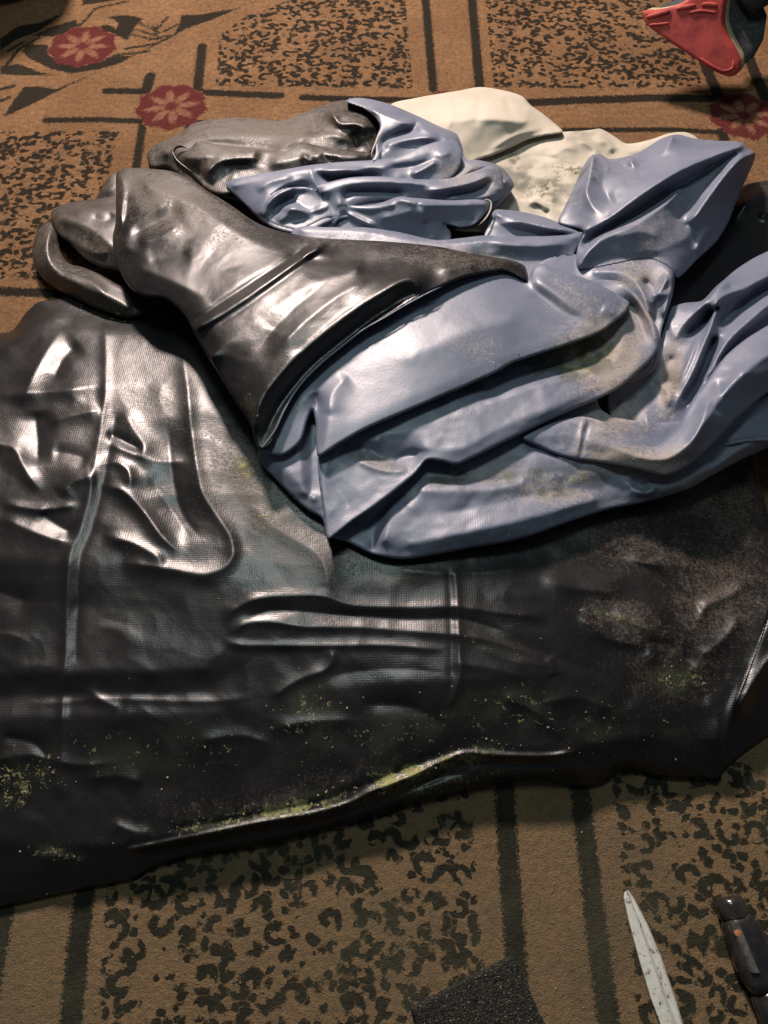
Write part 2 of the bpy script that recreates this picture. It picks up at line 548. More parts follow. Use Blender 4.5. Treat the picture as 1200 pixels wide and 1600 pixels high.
# soft patches of dust and of yellow-green scraps, x, y, rx, ry, angle, strength
DUST = [
    (375, 740, 45, 75, -25, 1.0), (430, 820, 40, 60, -35, .7), (520, 880, 45, 40, 0, .55),
    (950, 560, 55, 60, -40, 1.6), (1000, 500, 28, 45, -20, 1.0), (980, 720, 75, 22, 8, 1.5), (1040, 725, 35, 20, -30, 1.5),
    (1045, 590, 20, 60, 10, 1.3), (930, 690, 50, 30, 15, .8), (870, 770, 70, 22, 0, .9), (760, 740, 70, 22, -15, .7), (590, 722, 50, 14, 15, .8),
    (960, 650, 60, 40, 0, 1.0), (1100, 770, 60, 40, -15, .9), (1150, 800, 50, 90, 0, .9), (1000, 850, 140, 40, 10, .7), (1120, 920, 70, 90, 20, .95),
    (980, 965, 60, 30, 15, .9), (1060, 1040, 90, 60, -20, .6), (740, 540, 40, 30, 0, .5), (900, 470, 60, 30, 25, .6),
    (700, 860, 60, 30, 0, .3), (1000, 430, 45, 30, 0, .9), (1010, 370, 70, 60, -30, .55), (720, 270, 40, 30, 0, .8), (760, 285, 40, 30, 0, .7),
    (400, 215, 160, 40, -5, .85), (330, 200, 60, 30, 0, .5), (260, 310, 120, 50, 25, 1.1), (700, 400, 110, 22, 5, .75), (110, 380, 70, 60, 0, .8),
    (520, 375, 70, 14, 0, .5), (330, 320, 70, 30, 40, .5), (700, 1210, 130, 25, -10, .5), (450, 1250, 260, 35, -12, .5),
    (240, 640, 60, 70, 0, .35), (840, 820, 160, 18, -12, .35),
    (930, 250, 60, 24, 10, .5), (790, 200, 60, 20, 20, .35), (860, 300, 60, 20, 20, .5), (1190, 300, 30, 20, 0, .6),
]
MOSS = [
    (385, 735, 22, 36, -25, 1.5), (410, 800, 30, 16, 50, 1.0), (395, 640, 12, 30, -20, .7), (470, 790, 20, 20, 40, .8), (905, 556, 55, 26, -15, 2.2), (830, 562, 50, 10, -15, 1.2), (730, 608, 70, 9, -22, 1.1),
    (560, 820, 25, 8, -40, .7), (700, 745, 60, 14, -10, .9), (860, 745, 90, 12, 0, 1.2), (860, 770, 40, 8, 0, 1.0), (600, 722, 60, 8, 10, .6),
    (620, 1214, 120, 13, -17, 2.2), (480, 1256, 120, 14, -12, 1.9), (330, 1288, 90, 12, -8, 1.2), (720, 1185, 60, 10, -10, 1.5), (700, 1225, 70, 10, -12, 1.3),
    (25, 1225, 25, 40, 0, 1.25), (75, 1205, 30, 25, 0, .9), (95, 1335, 40, 10, 12, 1.3), (480, 1120, 60, 40, -40, .75), (600, 1150, 120, 40, -15, .55),
    (780, 1110, 90, 40, 0, .65), (960, 965, 45, 10, 15, 1.0), (1040, 1065, 30, 22, 0, 1.1), (1070, 1060, 30, 12, 0, 1.0), (930, 1140, 40, 40, 0, .7), (1050, 1160, 70, 40, 0, .5),
    (900, 200, 40, 30, 0, .6), (885, 266, 26, 12, 0, 1.5), (803, 243, 7, 11, 0, 2.0), (852, 307, 18, 7, 20, 1.7), (850, 290, 80, 40, 20, .75), (925, 275, 15, 14, 0, .8), (1115, 265, 14, 12, -30, 1.1), (1070, 330, 12, 16, -20, .9),
    (1050, 600, 15, 25, 0, .9), (770, 560, 10, 20, -60, .7), (250, 600, 60, 70, 0, .35), (1000, 770, 110, 16, -12, .5), (630, 905, 60, 12, 0, .5),
    (180, 490, 50, 10, 10, 1.0), (760, 1000, 90, 30, 0, .35), (200, 1180, 200, 40, -5, .45),
]


def blobs(L, x, y):
    out = np.zeros(x.shape)
    for (cx, cy, rx, ry, a, s) in L:
        a = math.radians(a)
        u = (x - cx) * math.cos(a) + (y - cy) * math.sin(a)
        v = -(x - cx) * math.sin(a) + (y - cy) * math.cos(a)
        out = np.maximum(out, s * np.exp(-0.5 * ((u / rx) ** 2 + (v / ry) ** 2) * 1.4))
    return out


def cloth(name, mat, parent, outline, lines=(), strokes=(), lift=0.5, roll=(9, 0.6), soft=4.0,
          weave=0.0, wrinkle=0.0, wcell=14, base=0.0, seed=1, label=None, sharp=False, gap=0.12, dustadd=0.0, facet=None, fang=-25, fst=2.2, fcell=11):
    """one sheet of cloth.  outline: (x, y[, height cm]); lines: creases with heights;
    strokes: (points, width, height) folds added on top; all heights above the floor."""
    global COMP
    pts = []
    for p in outline:
        h = p[2] if len(p) > 2 else float(comp_at(p[0], p[1])) + lift
        pts.append((p[0], p[1], h))
    P = np.asarray(pts, float) if sharp else catmull(pts, 5.0, True)
    P[:, 2] += RAISE.get(seed, 0.0)
    pad = 12
    x0, y0 = P[:, 0].min() - pad, P[:, 1].min() - pad
    x1, y1 = P[:, 0].max() + pad, P[:, 1].max() + pad
    j0 = max(0, int((x0 - GX0) / GS)); j1 = min(len(gx), int((x1 - GX0) / GS) + 2)
    i0 = max(0, int((y0 - GY0) / GS)); i1 = min(len(gy), int((y1 - GY0) / GS) + 2)
    X, Y = np.meshgrid(gx[j0:j1], gy[i0:i1])
    d, hv, par = seg_dist(X, Y, P, True)
    ins = inside(X, Y, P)
    fixed = ~ins
    val = hv.copy()
    for ln in lines:
        L = catmull(ln, 1.5)
        jj = np.round((L[:, 0] - gx[j0]) / GS).astype(int)
        ii = np.round((L[:, 1] - gy[i0]) / GS).astype(int)
        ok = (jj >= 0) & (ii >= 0) & (jj < X.shape[1]) & (ii < X.shape[0])
        for a, b, h in zip(ii[ok], jj[ok], L[ok, 2]):
            if ins[a, b]:
                fixed[a, b] = True
                val[a, b] = h + (1.2 if seed == 81 else 0.0)
    H = solve(fixed, val, ins)
    H = blur(H, soft * (.30 if mat in (M_BLUE, M_CREAM) else .75) / GS)
    edge = np.clip(d / 14.0, 0, 1)
    for st in strokes:
        sp, w, a = st[0], st[1], st[2]
        L = catmull(sp, 6.0)
        lx0, ly0 = L[:, 0].min() - 4 * w, L[:, 1].min() - 4 * w
        lx1, ly1 = L[:, 0].max() + 4 * w, L[:, 1].max() + 4 * w
        a0 = max(0, int((ly0 - gy[i0]) / GS)); a1 = max(0, min(X.shape[0], int((ly1 - gy[i0]) / GS) + 2))
        b0 = max(0, int((lx0 - gx[j0]) / GS)); b1 = max(0, min(X.shape[1], int((lx1 - gx[j0]) / GS) + 2))
        if a1 <= a0 or b1 <= b0:
            continue
        dd, _, t = seg_dist(X[a0:a1, b0:b1], Y[a0:a1, b0:b1], L, False)
        tap = st[3] if len(st) > 3 else 0.22
        tp = np.clip(np.minimum(t, 1 - t) / tap, 0, 1) if tap > 0 else 1.0
        tp = tp * tp * (3 - 2 * tp) if tap > 0 else 1.0
        q = np.abs(dd) / w
        prof = np.exp(-0.5 * q ** 2) * 0.45 + 0.55 * np.exp(-q * 1.2)      # a fold: rounded crest, long flanks
        H[a0:a1, b0:b1] += a * prof * tp * np.clip(edge[a0:a1, b0:b1] * 1.0, 0, 1)
    if wrinkle:
        wcell = wcell * 2.5 / GS
        n1 = lattice_noise(X.shape, wcell, seed)
        n2 = lattice_noise(X.shape, wcell * 2.1, seed + 7)
        n3 = lattice_noise(X.shape, wcell * 0.45, seed + 3)
        H += edge * wrinkle * (0.55 * (0.5 - np.abs(n1)) + n2 + 0.10 * n3)
    fcell *= 2.5 / GS
    if facet is None:
        facet = 0.16 if mat in (M_BLUE, M_CREAM) else 0.10
    if facet:
        ff = facet_noise(X.shape, fcell, seed + 100, fang, fst) + 0.45 * facet_noise(X.shape, fcell * 0.45, seed + 130, fang + 50, 1.6)
        H += edge * facet * blur(ff, 0.7)
    r, drop = roll
    r *= .35 if mat is M_BLUE else .55; drop *= .25 if mat is M_BLUE else .5
    if r > 0:
        q = np.clip(1 - d / r, 0, 1)
        H = H - np.where(ins, drop * (1 - np.sqrt(np.maximum(0, 1 - q ** 2))), drop)
    under = COMP[i0:i1, j0:j1]
    under = blur(under, 1.2)
    Hs = np.maximum(H, under + gap)
    H = np.where(ins, blur(Hs, 0.8) if soft > 0 else Hs, Hs)
    H = np.maximum(H, under + gap * 0.6)
    COMP[i0:i1, j0:j1] = np.where(ins, np.maximum(under, H), under)
    # mesh: all cells with a corner inside; outside corners pulled on to the outline
    ins_q = ins[:-1, :-1] | ins[1:, :-1] | ins[:-1, 1:] | ins[1:, 1:]
    use = np.zeros(X.shape, bool)
    use[:-1, :-1] |= ins_q; use[1:, :-1] |= ins_q; use[:-1, 1:] |= ins_q; use[1:, 1:] |= ins_q
    rim = use & ~ins
    px = X.copy(); py = Y.copy()
    if rim.any():
        rx, ry = X[rim], Y[rim]
        # nearest outline point
        A = P; B = np.roll(P, -1, 0)
        best = np.full(rx.shape, 1e18); qx = rx.copy(); qy = ry.copy()
        for k in range(len(A)):
            dx, dy = B[k, 0] - A[k, 0], B[k, 1] - A[k, 1]
            t = np.clip(((rx - A[k, 0]) * dx + (ry - A[k, 1]) * dy) / (dx * dx + dy * dy + 1e-12), 0, 1)
            ex, ey = A[k, 0] + t * dx, A[k, 1] + t * dy
            dd = (rx - ex) ** 2 + (ry - ey) ** 2
            m = dd < best
            best = np.where(m, dd, best); qx = np.where(m, ex, qx); qy = np.where(m, ey, qy)
        px[rim] = qx; py[rim] = qy
    idx = -np.ones(X.shape, int)
    idx[use] = np.arange(use.sum())
    vx, vy, vh = px[use], py[use], H[use] / 100.0
    wx, wy, wz = unproj(vx, vy, vh)
    V = np.stack([wx, wy, wz], 1)
    qi, qj = np.nonzero(ins_q)
    F = np.stack([idx[qi, qj], idx[qi + 1, qj], idx[qi + 1, qj + 1], idx[qi, qj + 1]], 1)
    # turned-under rim: boundary edges carried down to what lies below
    e = np.concatenate([F[:, [0, 1]], F[:, [1, 2]], F[:, [2, 3]], F[:, [3, 0]]])
    key = np.minimum(e[:, 0], e[:, 1]) * (len(V) + 1) + np.maximum(e[:, 0], e[:, 1])
    u, inv, cnt = np.unique(key, return_inverse=True, return_counts=True)
    be = e[cnt[inv] == 1]
    bv = np.unique(be)
    gyx, gxx = np.gradient(np.where(ins, d, -d))
    nrm = np.hypot(gyx, gxx) + 1e-9
    nx_, ny_ = (gxx / nrm)[use][bv], (gyx / nrm)[use][bv]
    rings = [bv]
    Vall = [V]
    off = len(V)
    hb = vh[bv]
    lowh = np.maximum(base / 100.0, hb - 0.05)
    for (ins_px, fr) in ((1.0, 0.15), (3.0, 0.45), (8.0, 1.0)):
        hx = vx[bv] + nx_ * ins_px
        hy = vy[bv] + ny_ * ins_px
        hh = hb + (lowh - hb) * fr
        a, b, c = unproj(hx, hy, hh)
        Vall.append(np.stack([a, b, c], 1))
        rings.append(np.arange(off, off + len(bv)))
        off += len(bv)
    V2 = np.vstack(Vall)
    loc = {int(k): i for i, k in enumerate(bv)}
    ea = np.array([loc[int(k)] for k in be[:, 0]]); eb = np.array([loc[int(k)] for k in be[:, 1]])
    Fs = [F]
    for k in range(3):
        Fs.append(np.stack([rings[k][eb], rings[k][ea], rings[k + 1][ea], rings[k + 1][eb]], 1))
    F2 = np.vstack(Fs)
    allx = np.concatenate([vx] + [vx[bv]] * 3); ally = np.concatenate([vy] + [vy[bv]] * 3)
    ca, sa = math.cos(math.radians(weave)), math.sin(math.radians(weave))
    UV = np.stack([V2[:, 0] * ca + V2[:, 1] * sa, -V2[:, 0] * sa + V2[:, 1] * ca], 1)
    o = mesh_obj(name, V2, F2[:, ::-1], mat, parent, uv=UV, attrs={'dust': blobs(DUST, allx, ally) + dustadd, 'moss': blobs(MOSS, allx, ally)})
    if label:
        o['label'] = label
    return o


def tube(name, pts, rad, mat, parent, seg=8, attrs=True):
    """thin welded seam or cord through points (x, y, height cm)"""
    L = catmull(pts, 4.0)
    x, y, z = unproj(L[:, 0], L[:, 1], L[:, 2] / 100.0)
    P = np.stack([x, y, z], 1)
    T = np.gradient(P, axis=0)
    T /= np.linalg.norm(T, axis=1)[:, None] + 1e-12
    up = np.array([0, 0, 1.0])
    A = np.cross(T, up); A /= np.linalg.norm(A, axis=1)[:, None] + 1e-12
    B = np.cross(A, T)
    n = len(P)
    fade = np.clip(np.minimum(np.arange(n), n - 1 - np.arange(n)) / 4.0, 0.1, 1)
    V = []
    for k in range(seg):
        a = 2 * math.pi * k / seg
        V.append(P + (A * math.cos(a) + B * math.sin(a)) * rad * fade[:, None])
    V = np.stack(V, 1).reshape(-1, 3)
    F = []
    for i in range(n - 1):
        for k in range(seg):
            a, b = i * seg + k, i * seg + (k + 1) % seg
            F.append((a, b, b + seg, a + seg))
    F.append(tuple(range(seg))[::-1]); F.append(tuple(range((n - 1) * seg, n * seg)))
    return mesh_obj(name, V, F, mat, parent, uv=V[:, :2], attrs={'dust': np.zeros(len(V)), 'moss': np.zeros(len(V))})


# ------------------------------------------------------------------ cream sheet lying behind
CREAM = empty('cream_tarpaulin', 'crumpled cream sheet with dirt on it behind the blue folds', 'tarpaulin', (0.15, 1.25, 0))
TARP = empty('folded_tarpaulin', 'heavy black tarpaulin with blue lining folded in a heap on the carpet', 'tarpaulin', (0, 0.7, 0))

cloth('lower_sheet', M_CREAM, CREAM,
      [(590, 170), (700, 215), (800, 212), (880, 206, 2.2), (923, 203, 2.2), (937, 201, 2.2), (960, 213, 1.8), (977, 224, 1.8), (1013, 219, 2.5), (1047, 208, 3), (1073, 207, 3), (1090, 216, 3),
       (1120, 300, 3), (1000, 400, 3), (780, 410, 3), (640, 400, 2), (600, 300, 2)],
      lines=[[(750, 250, 2.2), (800, 262, 2.6), (850, 285, 3.1), (875, 318, 2.8)], [(745, 275, .9), (800, 296, .9), (840, 320, 1.0), (868, 336, 1.0)],
             [(770, 320, 3.6), (820, 312, 3.0), (845, 322, 3.0), (880, 345, 3.0)]],
      strokes=[([(930, 206), (950, 222), (960, 240)], 6, .9), ([(850, 250), (900, 225), (960, 222)], 14, .8), ([(880, 260), (900, 300), (890, 340)], 12, .6),
               ([(815, 313), (825, 308), (835, 322)], 5, .5), ([(900, 215), (930, 235), (925, 262)], 4, .5), ([(960, 225), (985, 235), (1010, 230)], 4, .5), ([(800, 250), (840, 245), (880, 250)], 4, -.4), ([(860, 262), (890, 268), (915, 262)], 4, .4), ([(835, 232), (870, 228), (905, 235)], 4, .35)], facet=.13, fcell=10,
      lift=1.0, roll=(6, .6), soft=4, wrinkle=.18, wcell=12, seed=4)
cloth('upper_fold', M_CREAM, CREAM,
      [(610, 164), (645, 154), (677, 148), (720, 141), (750, 136), (790, 142), (817, 151), (829, 164), (850, 179), (866, 192), (880, 206), (850, 212), (825, 218), (800, 230), (770, 243), (748, 250),
       (735, 262), (700, 300), (640, 300), (600, 220)],
      lines=[[(640, 200, 5), (700, 190, 6), (760, 185, 6.5), (820, 190, 5.5)], [(650, 260, 5), (700, 250, 5)], [(748, 243, 3.6), (770, 235, 3.6), (800, 222, 3.6), (850, 206, 3.0)]],
      strokes=[([(750, 137), (748, 165), (742, 200)], 5, -.25), ([(815, 152), (828, 168), (822, 175)], 4, .5), ([(700, 165), (760, 175), (820, 195)], 14, .5), ([(640, 180), (700, 205), (740, 240)], 12, .35), ([(700, 150), (706, 175), (700, 205)], 4, .25), ([(790, 150), (800, 180), (830, 195)], 5, -.4), ([(760, 240), (800, 215), (850, 200)], 4, .5)], facet=.14, fcell=12,
      lift=2.0, roll=(10, 1.6), soft=5, wrinkle=.16, wcell=14, seed=9)
cloth('corner_fold', M_CREAM, CREAM,
      [(690, 350), (700, 343), (740, 345), (770, 345), (765, 375), (700, 378)], lift=1.0, roll=(5, .4), seed=3, wrinkle=.05, lines=[[(710, 358, 5.5), (750, 358, 5.6)]])

# ------------------------------------------------------------------ the black tarpaulin, laid down from the bottom upwards
# black sheet behind on the right
cloth('back_fold', M_BLACK, TARP,
      [(1120, 330), (1150, 298, 1.5), (1170, 287, 2.0), (1200, 282, 2.0), (1285, 280, 2), (1285, 560, 5), (1100, 620, 5), (1000, 560, 5), (990, 450, 5), (1040, 400, 4)],
      lines=[[(1160, 320, 4.5), (1200, 310, 5), (1280, 310, 5)], [(1060, 470, 4), (1130, 400, 4.4), (1200, 360, 5.0), (1280, 340, 5)], [(1060, 520, 3.5), (1140, 450, 3.5), (1240, 400, 4)]],
      strokes=[([(1140, 350), (1165, 320), (1185, 300), (1230, 292)], 7, .8), ([(1185, 345), (1200, 330), (1240, 320)], 7, .8), ([(1060, 500), (1110, 465), (1150, 430), (1200, 395)], 5, .8)],
      lift=1.2, roll=(8, .8), soft=5, wrinkle=.2, seed=12, weave=30)

# folded-back corner at the lower right
cloth('corner_flap', M_BLACK, TARP,
      [(1195, 860, 2), (1285, 880, 4), (1285, 1100, 3), (1240, 1128, .8), (1200, 1150, .6), (1165, 1175, .6), (1140, 1196, .6), (1118, 1216, .8), (1060, 1190, 3), (1080, 1080, 4), (1140, 960, 4)],
      lines=[[(1150, 1105, 5.5), (1170, 1065, 6), (1190, 1010, 6.5), (1215, 950, 6.5)]],
      strokes=[([(1150, 1125), (1168, 1085), (1195, 1040), (1230, 1000)], 8, .9)],
      lift=1, roll=(12, 1.0), soft=6, wrinkle=.12, seed=14, weave=20)

cloth('bottom_fold', M_BLACK, TARP,
      [(-85, 560, 3), (-30, 535, 1.5), (0, 521, 1.2), (18, 517, 1.2), (42, 487, 1.8), (60, 472, 2.2), (85, 468, 2.4), (113, 464, 2.6), (135, 476, 3), (165, 488, 3.5), (193, 498, 4), (232, 488, 4.5),
       (300, 430, 5), (450, 370, 5), (700, 360, 5), (950, 390, 4), (1080, 440, 4), (1120, 560, 3.5), (1165, 660, 2), (1179, 707, 1.6), (1190, 760, 1.6), (1200, 805, 2), (1222, 880, 4), (1206, 945, 6.5),
       (1172, 1045, 6.2), (1146, 1112, 5.8), (1131, 1172, 4.0), (1121, 1216, .8), (1095, 1215, .8), (1060, 1216, .7), (1022, 1212, .7), (996, 1204, .7), (980, 1201, .7), (963, 1208, .7), (945, 1222, .7), (910, 1229, .7),
       (872, 1224, .7), (843, 1217, .7), (800, 1222, .7), (720, 1238, .7), (640, 1258, .7), (560, 1282, .7), (470, 1305, .7), (400, 1322, .7), (300, 1337, .7), (240, 1355, .7), (205, 1374, .7), (182, 1379, .7), (90, 1397, .7), (0, 1417, .7), (-85, 1436, .7)],
      lines=[
          [(-85, 1385, 2.6), (60, 1362, 2.6), (185, 1345, 2.6), (300, 1322, 2.6), (430, 1303, 2.6), (580, 1262, 2.8), (650, 1240, 2.8), (740, 1212, 3.2), (900, 1205, 3.0), (980, 1188, 3.0), (1080, 1200, 2.6)],
          [(-85, 1320, 4.2), (60, 1318, 4.2), (190, 1318, 4.2), (300, 1298, 4.4), (430, 1274, 4.4), (570, 1232, 4.7), (640, 1208, 4.8), (720, 1172, 5.2), (880, 1170, 5.2), (990, 1150, 5.0), (1090, 1150, 4.4)],
          [(-85, 1240, 5.2), (100, 1235, 5.3), (300, 1225, 5.4), (480, 1195, 5.8), (640, 1160, 6.0), (800, 1125, 6.4), (1000, 1090, 6.2), (1110, 1060, 5.8)],
          [(-85, 1122, 7.55), (150, 1118, 7.6), (300, 1114, 7.6), (400, 1104, 7.4), (470, 1085, 7.6), (560, 1072, 8.1), (750, 1060, 8.2), (950, 1040, 7.2), (1130, 1000, 6.6)],
          [(-85, 1090, 7.3), (150, 1087, 7.35), (330, 1080, 7.6)],
          [(-85, 1052, 8.4), (150, 1052, 8.5), (320, 1045, 8.7)],
          [(-85, 940, 8.6), (60, 945, 8.7), (200, 950, 8.9), (330, 955, 9.1)],
          [(-85, 875, 9.7), (100, 880, 9.8), (220, 885, 9.8), (340, 905, 9.5), (560, 925, 9.1), (800, 930, 8.8), (1000, 900, 7.6), (1150, 870, 5.5)],
          [(-85, 760, 9.6), (120, 740, 9.8), (300, 760, 9.6), (480, 860, 9.3), (700, 880, 9.0), (1000, 830, 7.2)],
          [(-85, 640, 7.8), (60, 610, 8.2), (160, 605, 8.6), (280, 600, 8.2)],
          [(-40, 570, 5), (60, 520, 5.4), (150, 520, 6.2), (230, 525, 6.6)],
          [(400, 700, 9), (700, 700, 9), (1000, 700, 8)], [(350, 520, 8), (700, 500, 8), (1000, 560, 7)]],
      strokes=[
          # long tucks across the front face
          ([(350, 985), (362, 955), (400, 936), (450, 931), (505, 932), (550, 945), (640, 949), (720, 948), (790, 958), (860, 965)], 7.475, 0.373637, .08),
          ([(372, 972), (420, 955), (520, 960), (640, 968), (720, 968), (800, 990)], 6.9, -0.331452, .1),
          ([(352, 992), (385, 974), (420, 972), (470, 979), (560, 980), (640, 986), (715, 992), (765, 1000), (830, 1022), (862, 1042)], 5.75, 0.271188, .06),
          ([(345, 996), (365, 1006), (420, 1009), (510, 1009), (600, 1008), (700, 1016)], 5.175, 0.30132, .1),
          ([(516, 1011), (519, 1030), (508, 1046), (475, 1058), (445, 1075), (425, 1092)], 6.9, 0.331452, .12),
          ([(500, 1060), (560, 1048), (640, 1046), (700, 1052)], 10.35, -0.241056),
          ([(740, 1005), (790, 1030), (840, 1038), (870, 1046)], 8.05, 0.210924), ([(720, 975), (800, 1005), (900, 1040), (960, 1060)], 10.35, -0.271188),
          ([(700, 1035), (760, 1042), (830, 1062)], 8.05, 0.180792), ([(855, 1025), (862, 1040), (866, 1058)], 6.9, 0.241056),
          # weld seams
          ([(165, 495), (164, 620), (152, 700), (140, 770), (124, 830), (108, 870), (104, 950), (101, 1040), (97, 1120), (95, 1260)], 5.75, 0.2511, .05),
          ([(183, 640), (172, 700), (158, 770), (142, 830), (126, 870), (122, 950), (118, 1040)], 5.75, -0.18414, .05),
          ([(708, 885), (714, 920), (716, 960), (718, 1010), (718, 1060), (700, 1110)], 5.175, 0.23436, .08),
          ([(702, 885), (704, 960), (705, 1060)], 4.6, -0.15066, .08),
          # the bowl left of centre and its bright rim
          ([(284, 548), (292, 600), (300, 680), (308, 735), (316, 770), (340, 808), (360, 838), (364, 865), (350, 886), (320, 897), (270, 890), (190, 878)], 10, 0.5, .06),
          ([(262, 650), (268, 730), (285, 800), (320, 850)], 25.3, -0.7533), ([(230, 740), (270, 800), (300, 845)], 16.1, -0.3348),
          ([(150, 758), (190, 766), (225, 800), (255, 840), (290, 868)], 9.2, 0.62775), ([(158, 836), (210, 850), (262, 880)], 9.2, 0.46035),
          ([(190, 640), (205, 665), (225, 700), (222, 720)], 12.65, 0.46035), ([(160, 690), (200, 706), (240, 720), (300, 722)], 6.9, 0.3348), ([(165, 675), (200, 692), (225, 705)], 5.75, -0.4185),
          ([(150, 730), (180, 722), (200, 735), (205, 765)], 8.05, 0.4185), ([(92, 775), (110, 755), (150, 742)], 9.2, 0.5022), ([(0, 786), (60, 796), (128, 788)], 5.75, 0.4185), ([(0, 808), (70, 838), (120, 850)], 10.35, 0.46035),
          ([(60, 800), (90, 820), (118, 835)], 11.5, -0.4185), ([(-40, 690), (20, 700), (45, 745), (70, 770)], 10.35, 0.5859), ([(55, 640), (60, 690), (58, 730)], 16.1, -0.7533), ([(70, 660), (110, 650), (160, 640)], 10.35, 0.5022), ([(80, 705), (120, 712), (140, 720)], 10.35, -0.4185),
          ([(98, 515), (75, 545), (52, 585), (30, 640)], 13.8, 0.6696), ([(125, 535), (100, 560), (80, 600)], 11.5, -0.5022), ([(-20, 545), (30, 512), (80, 498), (115, 505)], 11.5, 0.5859), ([(-20, 618), (60, 613), (120, 608), (160, 600)], 9.2, 0.37665),
          ([(-60, 900), (0, 925), (60, 945)], 13.8, -0.4185), ([(20, 1100), (90, 1098), (160, 1092), (330, 1096), (400, 1090)], 5.75, 0.18414), ([(135, 1075), (160, 1095), (190, 1108)], 8.05, 0.3348),
          ([(-60, 1010), (10, 990), (60, 1010)], 16.1, 0.3348),
          # front roll
          ([(190, 1330), (230, 1322), (300, 1308), (420, 1283), (490, 1271), (545, 1255), (580, 1237), (640, 1214), (690, 1190), (722, 1178), (800, 1181), (860, 1181), (905, 1174)], 3.2, .75, .03),
          ([(200, 1342), (300, 1322), (420, 1298), (500, 1285), (580, 1256), (650, 1232), (722, 1196), (800, 1196), (880, 1192)], 6, -.5, .05),
          ([(250, 1300), (420, 1270), (500, 1252), (600, 1215), (700, 1172)], 6, -.35, .1),
          ([(-60, 1200), (40, 1180), (120, 1195), (200, 1190)], 8, .3), ([(0, 1150), (60, 1165), (80, 1200)], 8, -.35), ([(420, 1140), (480, 1128), (560, 1125)], 9, .3), ([(560, 1100), (640, 1105), (700, 1135)], 10, -.35), ([(300, 1160), (380, 1150), (430, 1165)], 9, .3),
          ([(780, 1085), (850, 1120), (880, 1160)], 9, .4), ([(1000, 1000), (1050, 1010), (1090, 1045)], 8, -.5), ([(900, 960), (960, 1000), (1020, 1010)], 7, .45), ([(840, 900), (900, 920), (980, 925)], 9, .35),
          ([(600, 1252), (680, 1228), (760, 1210)], 6, .35), ([(620, 1240), (690, 1215), (740, 1205)], 5, -.3),
          ([(860, 1185), (930, 1205), (960, 1195), (1000, 1180)], 9, .5), ([(60, 1335), (100, 1340), (140, 1352)], 8, .4), ([(170, 1285), (210, 1300), (240, 1302)], 9, .45), ([(130, 1218), (180, 1212), (230, 1225)], 12, .4),
          # right side
          ([(960, 870), (1010, 880), (1080, 885), (1130, 905)], 9, .5), ([(930, 850), (980, 875), (1040, 905), (1090, 950), (1110, 990)], 8, -.5), ([(1180, 905), (1140, 930), (1100, 950), (1090, 985)], 8, .6),
          ([(1090, 1030), (1130, 1000), (1160, 960)], 10, .5), ([(950, 955), (980, 970), (1010, 985), (1020, 1050)], 9, .5), ([(1100, 1085), (1120, 1120), (1115, 1170)], 12, .4),
          ([(980, 1090), (1000, 1130), (990, 1180)], 14, .4), ([(840, 1100), (900, 1090), (960, 1110)], 12, .35), ([(590, 880), (640, 892), (760, 895), (860, 880)], 12, .35),
          ([(380, 780), (440, 830), (500, 870), (520, 940)], 16, .35), ([(1160, 720), (1180, 800), (1175, 860)], 10, .5), ([(1090, 770), (1130, 800), (1150, 850)], 14, .5),
      ],
      roll=(9, .6), soft=6, wrinkle=.2, wcell=18, seed=21, weave=0, gap=.15, facet=.17, fcell=26, fang=10, fst=1.8)

# rolled hems at the far left
cloth('rolled_edge', M_GREY, TARP,
      [(78, 346, 2.5), (62, 356, 2.6), (53, 375, 2.6), (50, 398, 2.6), (56, 420, 2.6), (72, 440, 2.6), (92, 454, 2.8), (115, 466, 3.2), (150, 482, 4.6), (200, 497, 5.2), (228, 488, 6), (210, 460, 6), (176, 440, 6), (150, 424, 5),
       (128, 417, 4.2), (108, 412, 3.6), (97, 398, 3), (92, 380, 3), (90, 360, 3)],
      lines=[[(78, 362, 5.2), (72, 385, 5.4), (76, 410, 5.6), (95, 430, 6), (125, 444, 6.5), (165, 462, 7), (200, 480, 7)]],
      strokes=[([(100, 425), (140, 440), (170, 462)], 5, .5)], roll=(7, 1.0), soft=3, wrinkle=.1, seed=31, weave=20)
cloth('rolled_edge', M_GREY, TARP,
      [(150, 311, 1.5), (158, 296, 2), (172, 276, 3), (186, 268, 3), (190, 330, 3), (160, 330, 2)], roll=(5, .5), lift=1, seed=32, lines=[[(165, 300, 3.5), (180, 290, 3.8)]])
cloth('rolled_edge', M_GREY, TARP,
      [(79, 340, 4), (82, 328, 4), (94, 321, 4), (118, 315, 4), (150, 311, 4), (182, 307, 4.5), (215, 320, 6), (225, 400, 7.5), (215, 450, 7.5), (186, 425, 7), (160, 419, 6.5), (140, 409, 6), (124, 396, 5.6), (108, 379, 5.2), (95, 370, 4.8), (86, 357, 4.4)],
      lines=[[(98, 342, 7), (130, 352, 8), (160, 372, 8.6), (190, 400, 9)], [(120, 330, 6.8), (160, 325, 7), (190, 330, 7.5)]],
      strokes=[([(110, 372), (125, 385), (150, 395), (175, 392)], 7, .6), ([(140, 340), (165, 345), (180, 335)], 6, -.4)], roll=(9, 1.5), soft=4, wrinkle=.14, seed=33, weave=35)

